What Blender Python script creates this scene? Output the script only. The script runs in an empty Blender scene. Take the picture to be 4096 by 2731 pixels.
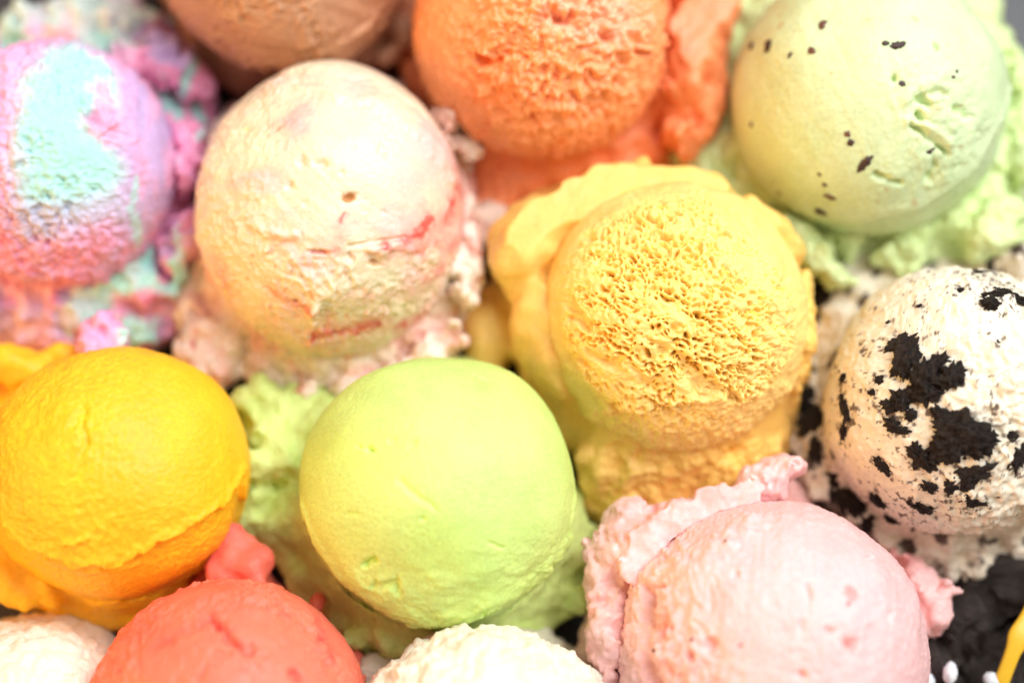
import bpy, math, time
import numpy as np
from concurrent.futures import ThreadPoolExecutor
from mathutils import Vector

T0 = time.time()
# ------------------------------------------------------------------ camera, light, exposure
# all modelling is done in centimetres and scaled to metres when a mesh is made
CM = 0.01
W, H = 4096.0, 2731.0                       # pixel frame of the photograph
LENS, SENSOR, TILT = 70.0, 36.0, math.radians(17.0)
FRAME_W = 22.0                              # width of the picture at the scoop centres, cm
ZC = 3.2                                    # height of a scoop's centre above the tray
DIST = FRAME_W * LENS / SENSOR
CAM = np.array([0.0, -DIST * math.sin(TILT), ZC + DIST * math.cos(TILT)])
RIGHT = np.array([1.0, 0.0, 0.0])
UP = np.array([0.0, math.cos(TILT), math.sin(TILT)])
FWD = np.array([0.0, math.sin(TILT), -math.cos(TILT)])

sc = bpy.context.scene
COL = sc.collection
cam_data = bpy.data.cameras.new('camera')
cam_data.lens = LENS
cam_data.sensor_width = SENSOR
cam_data.clip_start = 0.01
cam_data.clip_end = 50.0
cam_data.dof.use_dof = True
cam_data.dof.focus_distance = (DIST - 2.35) * CM
cam_data.dof.aperture_fstop = 3.5
cam = bpy.data.objects.new('camera', cam_data)
COL.objects.link(cam)
cam.location = Vector(CAM * CM)
cam.rotation_euler = (TILT, 0, 0)
sc.camera = cam

world = bpy.data.worlds.new('World')
sc.world = world
world.use_nodes = True
bg = world.node_tree.nodes['Background']
bg.inputs[0].default_value = (1.0, 0.80, 0.60, 1)
bg.inputs[1].default_value = 0.38


def area_light(name, loc, target, size, size_y, watts, colour):
    d = bpy.data.lights.new(name, 'AREA')
    d.shape = 'RECTANGLE'
    d.size, d.size_y = size, size_y
    d.energy = watts
    d.color = colour
    o = bpy.data.objects.new(name, d)
    COL.objects.link(o)
    o.location = loc
    o.rotation_euler = (Vector(target) - Vector(loc)).to_track_quat('-Z', 'Y').to_euler()
    return o


area_light('window_light', (0.42, 0.30, 0.85), (0.0, 0.0, 0.03), 0.80, 0.80, 14.8, (0.93, 0.97, 1.0))
area_light('warm_lamp', (-0.75, -0.25, 0.32), (0.0, 0.0, 0.03), 0.5, 0.5, 6.0, (1.0, 0.52, 0.16))

sc.view_settings.view_transform = 'Standard'
sc.view_settings.look = 'None'
sc.view_settings.exposure = 0.0
sc.view_settings.gamma = 1.0
sc.view_settings.use_curve_mapping = False
sc.cycles.use_denoising = True
sc.cycles.use_adaptive_sampling = True
sc.cycles.adaptive_threshold = 0.02
sc.cycles.max_bounces = 6
sc.cycles.diffuse_bounces = 4
sc.cycles.glossy_bounces = 3


# ------------------------------------------------------------------ pixels <-> centimetres
def ray(px, py):
    s = SENSOR / LENS
    x = (np.asarray(px, float) / W - 0.5) * s
    y = -(np.asarray(py, float) - H / 2) / W * s
    return FWD + np.multiply.outer(x, RIGHT) + np.multiply.outer(y, UP)


def at(px, py, z):
    d = ray(px, py)
    t = (z - CAM[2]) / d[..., 2]
    return CAM + d * t[..., None] if d.ndim > 1 else CAM + d * t


def project(p):
    q = p - CAM
    w = q @ FWD
    s = SENSOR / LENS
    return (q @ RIGHT / w / s + 0.5) * W, H / 2 - q @ UP / w / s * W


def px2cm(n):
    return n / W * FRAME_W


# ------------------------------------------------------------------ noise
_rng = np.random.default_rng(7)
PERM = _rng.permutation(256).astype(np.int32)
PERM = np.concatenate([PERM, PERM, PERM])
_g = _rng.normal(size=(256, 3))
GRAD = (_g / np.linalg.norm(_g, axis=1, keepdims=True)).astype(np.float32)
RND3 = _rng.random((256, 3)).astype(np.float32)


POOL = ThreadPoolExecutor(4)


def chunked(fn):
    """run a per-point function over small blocks on all cores"""
    def run(p, seed=0):
        p = np.asarray(p, np.float32)
        k = 12000
        if len(p) <= k:
            return fn(p, seed)
        return np.concatenate(list(POOL.map(lambda i: fn(p[i:i + k], seed), range(0, len(p), k))))
    return run


@chunked
def noise(p, seed=0):
    """gradient noise, about -1..1"""
    p = np.asarray(p, np.float32) + np.float32(seed * 17.31 + 100.5)
    i = np.floor(p).astype(np.int32)
    f = p - i
    i &= 255
    u = f * f * f * (f * (f * 6 - 15) + 10)
    out = np.zeros(len(p), np.float32)
    for a in (0, 1):
        ha = PERM[i[:, 0] + a]
        wa = u[:, 0] if a else 1 - u[:, 0]
        for b in (0, 1):
            hb = PERM[ha + ((i[:, 1] + b) & 255)]
            wb = wa * (u[:, 1] if b else 1 - u[:, 1])
            for c in (0, 1):
                g = GRAD[PERM[hb + ((i[:, 2] + c) & 255)]]
                d = (f[:, 0] - a) * g[:, 0] + (f[:, 1] - b) * g[:, 1] + (f[:, 2] - c) * g[:, 2]
                out += wb * (u[:, 2] if c else 1 - u[:, 2]) * d
    return out * 1.6


def fbm(p, octaves=4, seed=0, gain=0.5, lac=2.03):
    out, a, tot = 0, 1.0, 0.0
    q = np.asarray(p, np.float32)
    for k in range(octaves):
        out = out + a * noise(q, seed + k * 3)
        tot += a
        a *= gain
        q = q * np.float32(lac)
    return out / tot


@chunked
def cells(p, seed=0):
    """distance to the nearest random point (F1), for pores and crumbs"""
    p = np.asarray(p, np.float32) + np.float32(seed * 13.7 + 50.3)
    i = np.floor(p).astype(np.int32)
    f = p - i
    best = np.full(len(p), 9.0, np.float32)
    for a in (-1, 0, 1):
        ha = PERM[(i[:, 0] + a) & 255]
        for b in (-1, 0, 1):
            hb = PERM[ha + ((i[:, 1] + b) & 255)]
            for c in (-1, 0, 1):
                r = RND3[PERM[hb + ((i[:, 2] + c) & 255)]]
                d = (a + r[:, 0] - f[:, 0]) ** 2 + (b + r[:, 1] - f[:, 1]) ** 2 + (c + r[:, 2] - f[:, 2]) ** 2
                np.minimum(best, d, out=best)
    return np.sqrt(best)


def sstep(a, b, x):
    t = np.clip((x - a) / (b - a), 0, 1)
    return t * t * (3 - 2 * t)


def srgb(r, g, b):
    c = np.array([r, g, b], float) / 255
    return np.where(c <= 0.04045, c / 12.92, ((c + 0.055) / 1.055) ** 2.4)


def mixc(a, b, t):
    t = np.asarray(t)[:, None]
    return a * (1 - t) + b * t


# ------------------------------------------------------------------ meshes
def mesh_object(name, verts, faces, material, parent=None, colours=None, smooth=True, offset=None):
    """verts in world centimetres; a child's mesh is stored relative to its parent's base"""
    v = np.asarray(verts, np.float32)
    if offset is not None:
        v = v - np.asarray(offset, np.float32)
    v = v * np.float32(CM)
    f = np.asarray(faces, np.int32)
    me = bpy.data.meshes.new(name)
    n = f.shape[1]
    me.vertices.add(len(v))
    me.vertices.foreach_set('co', v.ravel())
    me.loops.add(f.size)
    me.loops.foreach_set('vertex_index', f.ravel())
    me.polygons.add(len(f))
    me.polygons.foreach_set('loop_start', np.arange(0, f.size, n, dtype=np.int32))
    me.update(calc_edges=True)
    if smooth:
        me.polygons.foreach_set('use_smooth', np.ones(len(f), bool))
    if colours is not None:
        at_ = me.color_attributes.new('Flavour', 'FLOAT_COLOR', 'POINT')
        c = np.ones((len(v), 4), np.float32)
        c[:, :3] = np.clip(colours, 0, 1)
        at_.data.foreach_set('color', c.ravel())
    me.materials.append(material)
    me.validate()
    o = bpy.data.objects.new(name, me)
    COL.objects.link(o)
    if parent is not None:
        o.parent = parent
    elif offset is not None:
        o.location = Vector(np.asarray(offset, float) * CM)
    return o


def tag(o, label, category, group=None):
    o['label'] = label
    o['category'] = category
    if group:
        o['group'] = group


def surface_nets(D, origin, h):
    """iso-surface D = 0 of a grid (inside negative) as quads"""
    s = D < 0
    nx, ny, nz = D.shape
    cnt = np.zeros((nx - 1, ny - 1, nz - 1), np.int8)
    for a in (0, 1):
        for b in (0, 1):
            for c in (0, 1):
                cnt += s[a:nx - 1 + a, b:ny - 1 + b, c:nz - 1 + c]
    act = (cnt > 0) & (cnt < 8)
    idx = np.full(act.shape, -1, np.int32)
    ijk = np.argwhere(act)
    idx[act] = np.arange(len(ijk))
    acc = np.zeros((len(ijk), 3), np.float32)
    num = np.zeros(len(ijk), np.float32)
    I, J, K = ijk.T
    vals = {}
    for a in (0, 1):
        for b in (0, 1):
            for c in (0, 1):
                vals[a, b, c] = D[I + a, J + b, K + c]
    for ax in range(3):
        for u in (0, 1):
            for w in (0, 1):
                lo = [0, 0, 0]
                o1, o2 = [k for k in range(3) if k != ax]
                lo[o1], lo[o2] = u, w
                hi = list(lo)
                hi[ax] = 1
                v0, v1 = vals[tuple(lo)], vals[tuple(hi)]
                m = (v0 < 0) != (v1 < 0)
                t = np.where(m, v0 / np.where(m, v0 - v1, 1), 0)
                pt = np.tile(np.array(lo, np.float32), (len(ijk), 1))
                pt[:, ax] = t
                acc[m] += pt[m]
                num[m] += 1
    V = (ijk + acc / num[:, None]) * h + np.asarray(origin)
    quads = []
    for ax in range(3):
        sl0 = [slice(None)] * 3
        sl1 = [slice(None)] * 3
        sl0[ax], sl1[ax] = slice(0, -1), slice(1, None)
        A, B = s[tuple(sl0)], s[tuple(sl1)]
        e = np.argwhere(A != B)
        o1, o2 = (ax + 1) % 3, (ax + 2) % 3
        ok = (e[:, o1] > 0) & (e[:, o2] > 0) & (e[:, o1] < D.shape[o1] - 1) & (e[:, o2] < D.shape[o2] - 1)
        e = e[ok]
        q = []
        for d1, d2 in ((-1, -1), (0, -1), (0, 0), (-1, 0)):
            ee = e.copy()
            ee[:, o1] += d1
            ee[:, o2] += d2
            q.append(idx[ee[:, 0], ee[:, 1], ee[:, 2]])
        q = np.stack(q, 1)
        flip = B[e[:, 0], e[:, 1], e[:, 2]]
        q[flip] = q[flip][:, ::-1]
        quads.append(q)
    F = np.concatenate(quads)
    return V, F[(F >= 0).all(1)]


# ------------------------------------------------------------------ materials
def ice_cream_material(name, sss=0.55, radius=(1.0, 0.75, 0.5), scale=0.0014, rough=0.5, spec=0.35,
                       grain=0.3, grain_scale=1000.0, grain_mix=0.08, speck=0.09, coat=0.0, tint=(1, 1, 1), use_col=True, base=None):
    m = bpy.data.materials.new(name)
    m.use_nodes = True
    nt = m.node_tree
    N, L = nt.nodes, nt.links
    b = N['Principled BSDF']
    tc = N.new('ShaderNodeTexCoord')
    nz = N.new('ShaderNodeTexNoise')
    nz.inputs['Scale'].default_value = grain_scale
    nz.inputs['Detail'].default_value = 5.0
    nz.inputs['Roughness'].default_value = 0.65
    L.new(tc.outputs['Object'], nz.inputs['Vector'])
    if use_col:
        at_ = N.new('ShaderNodeAttribute')
        at_.attribute_name = 'Flavour'
        src = at_.outputs['Color']
    else:
        rgb = N.new('ShaderNodeRGB')
        rgb.outputs[0].default_value = (*base, 1)
        src = rgb.outputs[0]
    n2 = N.new('ShaderNodeTexNoise')
    n2.inputs['Scale'].default_value = 160.0
    n2.inputs['Detail'].default_value = 5.0
    L.new(tc.outputs['Object'], n2.inputs['Vector'])
    mr = N.new('ShaderNodeMapRange')
    mr.inputs[1].default_value, mr.inputs[2].default_value = 0.3, 0.7
    mr.inputs[3].default_value, mr.inputs[4].default_value = 1.0 - grain_mix, 1.0 + grain_mix * 0.5
    L.new(n2.outputs['Fac'], mr.inputs[0])
    hs = N.new('ShaderNodeVectorMath')
    hs.operation = 'SCALE'
    L.new(src, hs.inputs[0])
    # air bubbles and ice crystals: a fine pale grain
    mg = N.new('ShaderNodeMapRange')
    mg.inputs[1].default_value, mg.inputs[2].default_value = 0.32, 0.68
    mg.inputs[3].default_value, mg.inputs[4].default_value = 1.0 - speck, 1.0 + speck
    L.new(nz.outputs['Fac'], mg.inputs[0])
    mm = N.new('ShaderNodeMath')
    mm.operation = 'MULTIPLY'
    L.new(mr.outputs[0], mm.inputs[0])
    L.new(mg.outputs[0], mm.inputs[1])
    L.new(mm.outputs[0], hs.inputs['Scale'])
    L.new(hs.outputs[0], b.inputs['Base Color'])
    b.inputs['Subsurface Weight'].default_value = sss
    b.inputs['Subsurface Radius'].default_value = radius
    b.inputs['Subsurface Scale'].default_value = scale
    b.subsurface_method = 'BURLEY'
    b.inputs['Specular IOR Level'].default_value = spec
    rr = N.new('ShaderNodeMapRange')
    rr.inputs[1].default_value, rr.inputs[2].default_value = 0.3, 0.7
    rr.inputs[3].default_value, rr.inputs[4].default_value = rough - 0.12, rough + 0.15
    L.new(n2.outputs['Fac'], rr.inputs[0])
    L.new(rr.outputs[0], b.inputs['Roughness'])
    if coat:
        b.inputs['Coat Weight'].default_value = coat
        b.inputs['Coat Roughness'].default_value = 0.22
    bp = N.new('ShaderNodeBump')
    bp.inputs['Strength'].default_value = grain
    bp.inputs['Distance'].default_value = 0.0006
    L.new(nz.outputs['Fac'], bp.inputs['Height'])
    L.new(bp.outputs[0], b.inputs['Normal'])
    return m


def plain_material(name, base, rough=0.6, spec=0.4, bump=0.3, scale=900.0, vary=0.25, metallic=0.0, sss=0.0, dist=0.0004):
    m = bpy.data.materials.new(name)
    m.use_nodes = True
    nt = m.node_tree
    N, L = nt.nodes, nt.links
    b = N['Principled BSDF']
    tc = N.new('ShaderNodeTexCoord')
    nz = N.new('ShaderNodeTexNoise')
    nz.inputs['Scale'].default_value = scale
    nz.inputs['Detail'].default_value = 6.0
    nz.inputs['Roughness'].default_value = 0.7
    L.new(tc.outputs['Object'], nz.inputs['Vector'])
    cr = N.new('ShaderNodeValToRGB')
    cr.color_ramp.elements[0].position = 0.3
    cr.color_ramp.elements[1].position = 0.7
    cr.color_ramp.elements[0].color = (*[c * (1 - vary) for c in base], 1)
    cr.color_ramp.elements[1].color = (*[min(1, c * (1 + vary)) for c in base], 1)
    L.new(nz.outputs['Fac'], cr.inputs[0])
    L.new(cr.outputs[0], b.inputs['Base Color'])
    b.inputs['Roughness'].default_value = rough
    b.inputs['Specular IOR Level'].default_value = spec
    b.inputs['Metallic'].default_value = metallic
    if sss:
        b.inputs['Subsurface Weight'].default_value = sss
        b.inputs['Subsurface Radius'].default_value = (1, .7, .5)
        b.inputs['Subsurface Scale'].default_value = 0.002
    bp = N.new('ShaderNodeBump')
    bp.inputs['Strength'].default_value = bump
    bp.inputs['Distance'].default_value = dist
    L.new(nz.outputs['Fac'], bp.inputs['Height'])
    L.new(bp.outputs[0], b.inputs['Normal'])
    return m


# ------------------------------------------------------------------ scoop shapes
def ball_grid(n, theta_max=math.radians(128)):
    """unit sphere cap about the +Z pole, even vertex density, as a square grid of quads"""
    a = np.linspace(-1, 1, n)
    x, y = np.meshgrid(a, a, indexing='ij')
    x, y = x.ravel(), y.ravel()
    # concentric square -> disc
    r = np.where(np.abs(x) > np.abs(y), x, y)
    with np.errstate(divide='ignore', invalid='ignore'):
        ph = np.where(np.abs(x) > np.abs(y), (math.pi / 4) * (y / x), (math.pi / 2) - (math.pi / 4) * (x / y))
    ph = np.where((x == 0) & (y == 0), 0, ph)
    dx, dy = r * np.cos(ph), r * np.sin(ph)
    rho = np.hypot(dx, dy)
    k = 2 * math.sin(theta_max / 2)
    th = 2 * np.arcsin(np.clip(rho * k / 2, 0, 1))
    rh = np.where(rho == 0, 1, rho)
    d = np.stack([np.sin(th) * dx / rh, np.sin(th) * dy / rh, np.cos(th)], 1)
    i, j = np.meshgrid(np.arange(n - 1), np.arange(n - 1), indexing='ij')
    q = (i * n + j).ravel()
    f = np.stack([q, q + n, q + n + 1, q + 1], 1)
    return d, f


# pole leaned towards the camera so that the dense, regular part of the grid is the part in view
_ct, _st = math.cos(TILT * 1.3), math.sin(TILT * 1.3)
LEAN = np.array([[1, 0, 0], [0, _ct, -_st], [0, _st, _ct]])


class Ball:
    """samples of one ball: direction, position and where they fall in the photograph's pixels"""

    def __init__(s, cx, cy, r, n=300, stretch=(1, 1, 1), zc=ZC):
        s.c = at(cx, cy, zc)
        s.R = px2cm(r)
        d, s.f = ball_grid(n)
        s.d = (d @ LEAN.T)
        s.stretch = np.array(stretch)
        s.base = s.d * s.R * s.stretch
        s.p = s.base.astype(np.float32)                           # local, cm: what noise is read from
        s.x, s.y = project(s.base + s.c)
        view = CAM - s.c
        s.front = sstep(-0.15, 0.1, s.d @ (view / np.linalg.norm(view)))
        s.vis = s.front > 0
        s.memo = {}
        s.micro = 0.016
        s.h = np.zeros(len(d))                              # outward displacement, cm

    def warp(s, amp, freq, seed):
        """pixel coordinates bent by noise, so that placed marks get uneven edges"""
        if (freq, seed) not in s.memo:
            q = s.p[s.vis] * freq
            wx, wy = np.zeros(len(s.x), np.float32), np.zeros(len(s.x), np.float32)
            wx[s.vis], wy[s.vis] = fbm(q, 3, seed), fbm(q, 3, seed + 40)
            s.memo[freq, seed] = wx, wy
        wx, wy = s.memo[freq, seed]
        return s.x + amp * wx, s.y + amp * wy

    def blob(s, px, py, rx, ry, ang=0, warp=0, freq=3.0, seed=0, xy=None):
        if xy is not None:
            x, y = xy
        elif warp:
            m = max(rx, ry) * 3 + warp * 1.5
            k = (np.abs(s.x - px) < m) & (np.abs(s.y - py) < m) & s.vis
            x, y = np.full(len(s.x), 1e6), np.full(len(s.x), 1e6)
            q = s.p[k] * freq
            x[k], y[k] = s.x[k] + warp * fbm(q, 3, seed), s.y[k] + warp * fbm(q, 3, seed + 40)
        else:
            x, y = s.x, s.y
        a = math.radians(ang)
        u = ((x - px) * math.cos(a) + (y - py) * math.sin(a)) / rx
        v = (-(x - px) * math.sin(a) + (y - py) * math.cos(a)) / ry
        r2 = u * u + v * v
        if warp:                                            # a torn, uneven hollow rather than a smooth dimple
            k = r2 < 9
            r2[k] = r2[k] * np.clip(1 + 1.0 * fbm(s.p[k] * 7, 3, seed + 5, gain=0.6), 0.3, 2.5)
            return np.exp(-r2 ** 1.3) * s.front
        return np.exp(-r2) * s.front

    def line(s, pts, width, xy=None, rag=5.5):
        """soft mask round a polyline given in pixels"""
        x, y = xy if xy is not None else (s.x, s.y)
        best = np.full(len(x), 1e9)
        for (x0, y0), (x1, y1) in zip(pts[:-1], pts[1:]):
            dx, dy = x1 - x0, y1 - y0
            t = np.clip(((x - x0) * dx + (y - y0) * dy) / (dx * dx + dy * dy), 0, 1)
            best = np.minimum(best, np.hypot(x - x0 - t * dx, y - y0 - t * dy))
        k = (best < width * 4) & s.vis
        out = np.zeros(len(x))
        q = s.p[k]
        n = fbm(q * rag, 3, 77, gain=0.6)
        w = width * np.clip(1.0 + 1.1 * n, 0.25, 2.0)
        out[k] = np.exp(-(best[k] / w) ** 2.6) * np.clip(1.0 + 0.9 * noise(q * rag * 0.55, 55), 0.15, 1.5)
        return out * s.front

    def lip(s, pts, depth, rough=14, soft=12, seed=0, ridge=0.5):
        """a torn edge along a left-to-right polyline: the ball steps in below it"""
        xs, ys = np.array(pts, float).T
        cy = np.interp(s.x, xs, ys, left=ys[0] + 400, right=ys[-1] + 400)
        cy = cy + rough * fbm(s.p * 5.0, 3, seed) * 2
        e = s.y - cy
        s.h -= depth * sstep(0, soft, e) * s.front
        s.h += depth * ridge * np.exp(-((e + soft) / (soft * 2.0)) ** 2) * s.front

    def scrape(s, axis, fu, fv, amp, seed=0, octaves=3):
        """striations left by the scoop: long along the sweep, fine across it"""
        a = np.array(axis, float)
        a /= np.linalg.norm(a)
        b = np.cross(a, [0.3, 0.2, 1.0])
        b /= np.linalg.norm(b)
        c = np.cross(a, b)
        u = s.d @ a
        v = np.arctan2(s.d @ c, s.d @ b)
        q = np.stack([u * fu, np.cos(v) * fv, np.sin(v) * fv], 1)
        n = fbm(q, octaves, seed)
        s.h += amp * n
        return n

    def torn(s, f, amp, mask, seed, stretch=(1, 1, 1)):
        """open crumb of torn ice cream: hollows between sharp little ridges, at two sizes"""
        k = np.asarray(mask) > 0.02
        q = s.p[k] * np.array(stretch, np.float32)
        w = 0.18 / f * 3 * np.stack([noise(q * f * 0.7, seed + j) for j in (1, 2, 3)], 1)
        q = (q + w) * f
        a = cells(q, seed) - 0.5
        b2 = cells(q * 2.1, seed + 4) - 0.5
        s.h[k] += amp * mask[k] * (a + 0.5 * b2 + 0.5 * fbm(q * 0.6, 3, seed + 5))

    def verts(s):
        s.h = s.h + s.micro * fbm(s.p * 10.0, 3, 99, gain=0.7)
        return s.c + s.base * (1 + s.h / s.R)[:, None]


def make_skirt(ball, outline, z_edge=1.3, rise=1.0, round_=0.5, lump=0.25, lump_f=0.9, crumb=0.10, crumb_f=3.2,
               clumps=(), gap=-0.06, undercut=0.25, voxel=0.074, seed=0, bands=0.0, top_z=None, edge_rag=0.15, z_wave=0.3, torn=None, jag=0.0):
    """ragged collar of pressed-out ice cream round a ball's foot; outline in photo pixels"""
    c = ball.c
    pts = np.array([at(x, y, z_edge) for x, y in outline])[:, :2] - c[:2]
    ph = np.arctan2(pts[:, 1], pts[:, 0])
    rr = np.hypot(pts[:, 0], pts[:, 1])
    o = np.argsort(ph)
    ph, rr = ph[o], rr[o]
    tab = np.linspace(-math.pi, math.pi, 721)
    rt = np.interp(tab, np.r_[ph - 2 * math.pi, ph, ph + 2 * math.pi], np.r_[rr, rr, rr])
    ext = rr.max() + 0.5
    ztop_max = 4.2
    h = voxel
    ax = np.arange(-ext, ext, h, dtype=np.float32)
    az = np.arange(-h * 1.5, ztop_max, h, dtype=np.float32)
    X, Y = np.meshgrid(ax, ax, indexing='ij')
    PHI = np.arctan2(Y, X)
    RHO = np.hypot(X, Y)
    RO = np.interp(PHI, tab, rt).astype(np.float32)
    ring = np.stack([np.cos(PHI).ravel() * 2.2, np.sin(PHI).ravel() * 2.2, np.zeros(X.size)], 1)
    zw = fbm(ring, 3, seed + 5).reshape(X.shape)
    ze = z_edge + z_wave * zw
    rb = ball.R * 0.93
    fr = np.clip((RO - RHO) / np.maximum(RO - rb, 0.25), 0, 1.4)
    ZT = ze + rise * fr ** 1.3                              # top of the collar climbs towards the ball
    a = (RHO - RO)[:, :, None]
    taper = undercut * np.clip((ze[:, :, None] - az[None, None, :]) / np.maximum(ze[:, :, None], 0.3), 0, 1) ** 1.5
    A = a + taper + 0 * az[None, None, :]
    B = az[None, None, :] - ZT[:, :, None]
    k = np.float32(round_)
    hh = np.clip(0.5 + 0.5 * (A - B) / k, 0, 1)
    D = (B * (1 - hh) + A * hh + k * hh * (1 - hh)).astype(np.float32)     # smooth max
    for (px, py, z, rx, ry, rz, ang) in clumps:
        q = at(px, py, z) - c
        t = math.radians(ang)
        xx, yy, zz = X[:, :, None] - q[0], Y[:, :, None] - q[1], az[None, None, :] - z
        u = (xx * math.cos(t) + yy * math.sin(t)) / px2cm(rx)
        v = (-xx * math.sin(t) + yy * math.cos(t)) / px2cm(ry)
        w = zz / px2cm(rz)
        e = (np.sqrt(u * u + v * v + w * w) - 1) * min(px2cm(rx), px2cm(ry), px2cm(rz))
        k2 = np.float32(0.25)
        hh = np.clip(0.5 + 0.5 * (D - e) / k2, 0, 1)
        D = (D * (1 - hh) + e * hh - k2 * hh * (1 - hh)).astype(np.float32)
    band = np.abs(D) < (lump + edge_rag + jag + 0.1)
    I = np.argwhere(band)
    P = np.stack([ax[I[:, 0]], ax[I[:, 1]], az[I[:, 2]]], 1)
    d = lump * fbm(P * lump_f, 2, seed + 1) + edge_rag * noise(P * 2.1 * np.array([1, 1, 0.35], np.float32), seed + 21)
    if jag:                                                 # short jagged teeth along the hem
        jn = noise(P * np.array([4.6, 4.6, 2.6], np.float32), seed + 23)
        d = d + jag * (1.6 * np.abs(jn) - 0.6) + jag * 0.6 * noise(P * 3.0, seed + 24)
    # leave the ball its room
    cl = np.array([0, 0, c[2]], np.float32)
    s = np.linalg.norm((P - cl) / ball.stretch, axis=1) - (ball.R + gap)
    DV = D[band] + d
    D[band] = np.where(P[:, 2] > c[2] - 0.8 * ball.R, np.maximum(DV, -s), DV)
    D = np.maximum(D, (0.0 - az)[None, None, :].astype(np.float32))         # stands on the tray
    D[0], D[-1], D[:, 0], D[:, -1], D[:, :, -1], D[:, :, 0] = 1, 1, 1, 1, 1, 1
    V, F = surface_nets(D, (-ext, -ext, az[0]), h)
    # fine crumble: move the surface along its own normals
    e1, e2 = V[F[:, 2]] - V[F[:, 0]], V[F[:, 3]] - V[F[:, 1]]
    fn = np.cross(e1, e2)
    nv = np.stack([sum(np.bincount(F[:, k], fn[:, a_], len(V)) for k in range(4)) for a_ in range(3)], 1)
    nv /= np.linalg.norm(nv, axis=1, keepdims=True) + 1e-9
    Pw = (V * np.array([1, 1, 0.8])).astype(np.float32)
    n = fbm(Pw * crumb_f, 3, seed + 11, gain=0.6)
    wn = 0.25 * np.stack([n, np.roll(n, 7), -n], 1).astype(np.float32)
    d = -crumb * (np.abs(n) * 1.6 - 0.4) + crumb * 1.7 * (cells(Pw * crumb_f * 0.8 + wn, seed + 15) - 0.5) + crumb * 0.5 * noise(Pw * crumb_f * 3.1, seed + 16)
    if torn is not None:                                    # where along the collar it is torn rather than drawn smooth
        d = d * torn(*project(V + np.array([c[0], c[1], 0.0])))
    if bands:
        d = d + bands * noise(np.stack([V[:, 2] * 3.0 + np.hypot(V[:, 0], V[:, 1]) * 2.2, V[:, 0] * .35, V[:, 1] * .35], 1), seed + 31)
    V = V + nv * (d * sstep(0.0, 0.25, V[:, 2]))[:, None]
    return V.astype(np.float64) + np.array([c[0], c[1], 0.0]), F


def scoop(name, ball, label):
    e = bpy.data.objects.new(name, None)
    COL.objects.link(e)
    e.empty_display_size = 0.01
    e.location = (ball.c[0] * CM, ball.c[1] * CM, 0)
    tag(e, label, 'ice cream', 'scoops of ice cream packed side by side on the dark tray')
    return e


def base_of(ball):
    return np.array([ball.c[0], ball.c[1], 0.0])


def add_ball(e, ball, col, mat, name='ball'):
    return mesh_object(name, ball.verts(), ball.f, mat, e, col, offset=base_of(ball))


def add_skirt(e, ball, VF, col_fn, mat, name='skirt'):
    V, F = VF
    return mesh_object(name, V, F, mat, e, col_fn(V), offset=base_of(ball))


def blob_mesh(r, seed, n=10, rough=0.35, flat=(1, 1, 1), freq=1.3):
    """small irregular lump: a displaced ball of a few dozen faces"""
    d, f = ball_grid(n, math.radians(176))
    h = 1 + rough * fbm(d * freq + seed * 3.1, 4, seed, gain=0.6)
    return d * h[:, None] * np.array(flat) * r, f


def frame_to(nrm, spin):
    nrm = nrm / np.linalg.norm(nrm)
    t = np.cross(nrm, [0, 0, 1.0] if abs(nrm[2]) < 0.9 else [1.0, 0, 0])
    t /= np.linalg.norm(t)
    b = np.cross(nrm, t)
    cs, sn = math.cos(spin), math.sin(spin)
    return np.stack([cs * t + sn * b, -sn * t + cs * b, nrm], 1)


def on_ball(ball, px, py):
    """point and normal where the photograph's pixel meets the modelled ball"""
    k = np.argmin((ball.x - px) ** 2 + (ball.y - py) ** 2 + (ball.front < 0.5) * 1e9)
    return ball.c + ball.base[k] * (1 + ball.h[k] / ball.R), ball.d[k]


def chip(name, e, ball, px, py, rx, ry, ang, mat, seed, thick=0.5, sink=0.35, rough=0.4, n=10, point=None, freq=1.3):
    if point is None:
        p, nr = on_ball(ball, px, py)
    else:
        p, nr = point
    r1, r2 = px2cm(rx), px2cm(ry)
    v, f = blob_mesh(1.0, seed, n, rough, freq=freq)
    v = v * np.array([r1, r2, min(r1, r2) * thick])
    # long axis as it lies in the picture
    a = math.radians(ang)
    want = math.cos(a) * RIGHT - math.sin(a) * UP
    t = want - nr * (want @ nr)
    t /= np.linalg.norm(t)
    b = np.cross(nr, t)
    M = np.stack([t, b, nr], 1)
    w = v @ M.T + p + nr * (min(r1, r2) * thick) * (0.5 - sink * 2)
    return mesh_object(name, w, f, mat, e, offset=base_of(ball))


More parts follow.
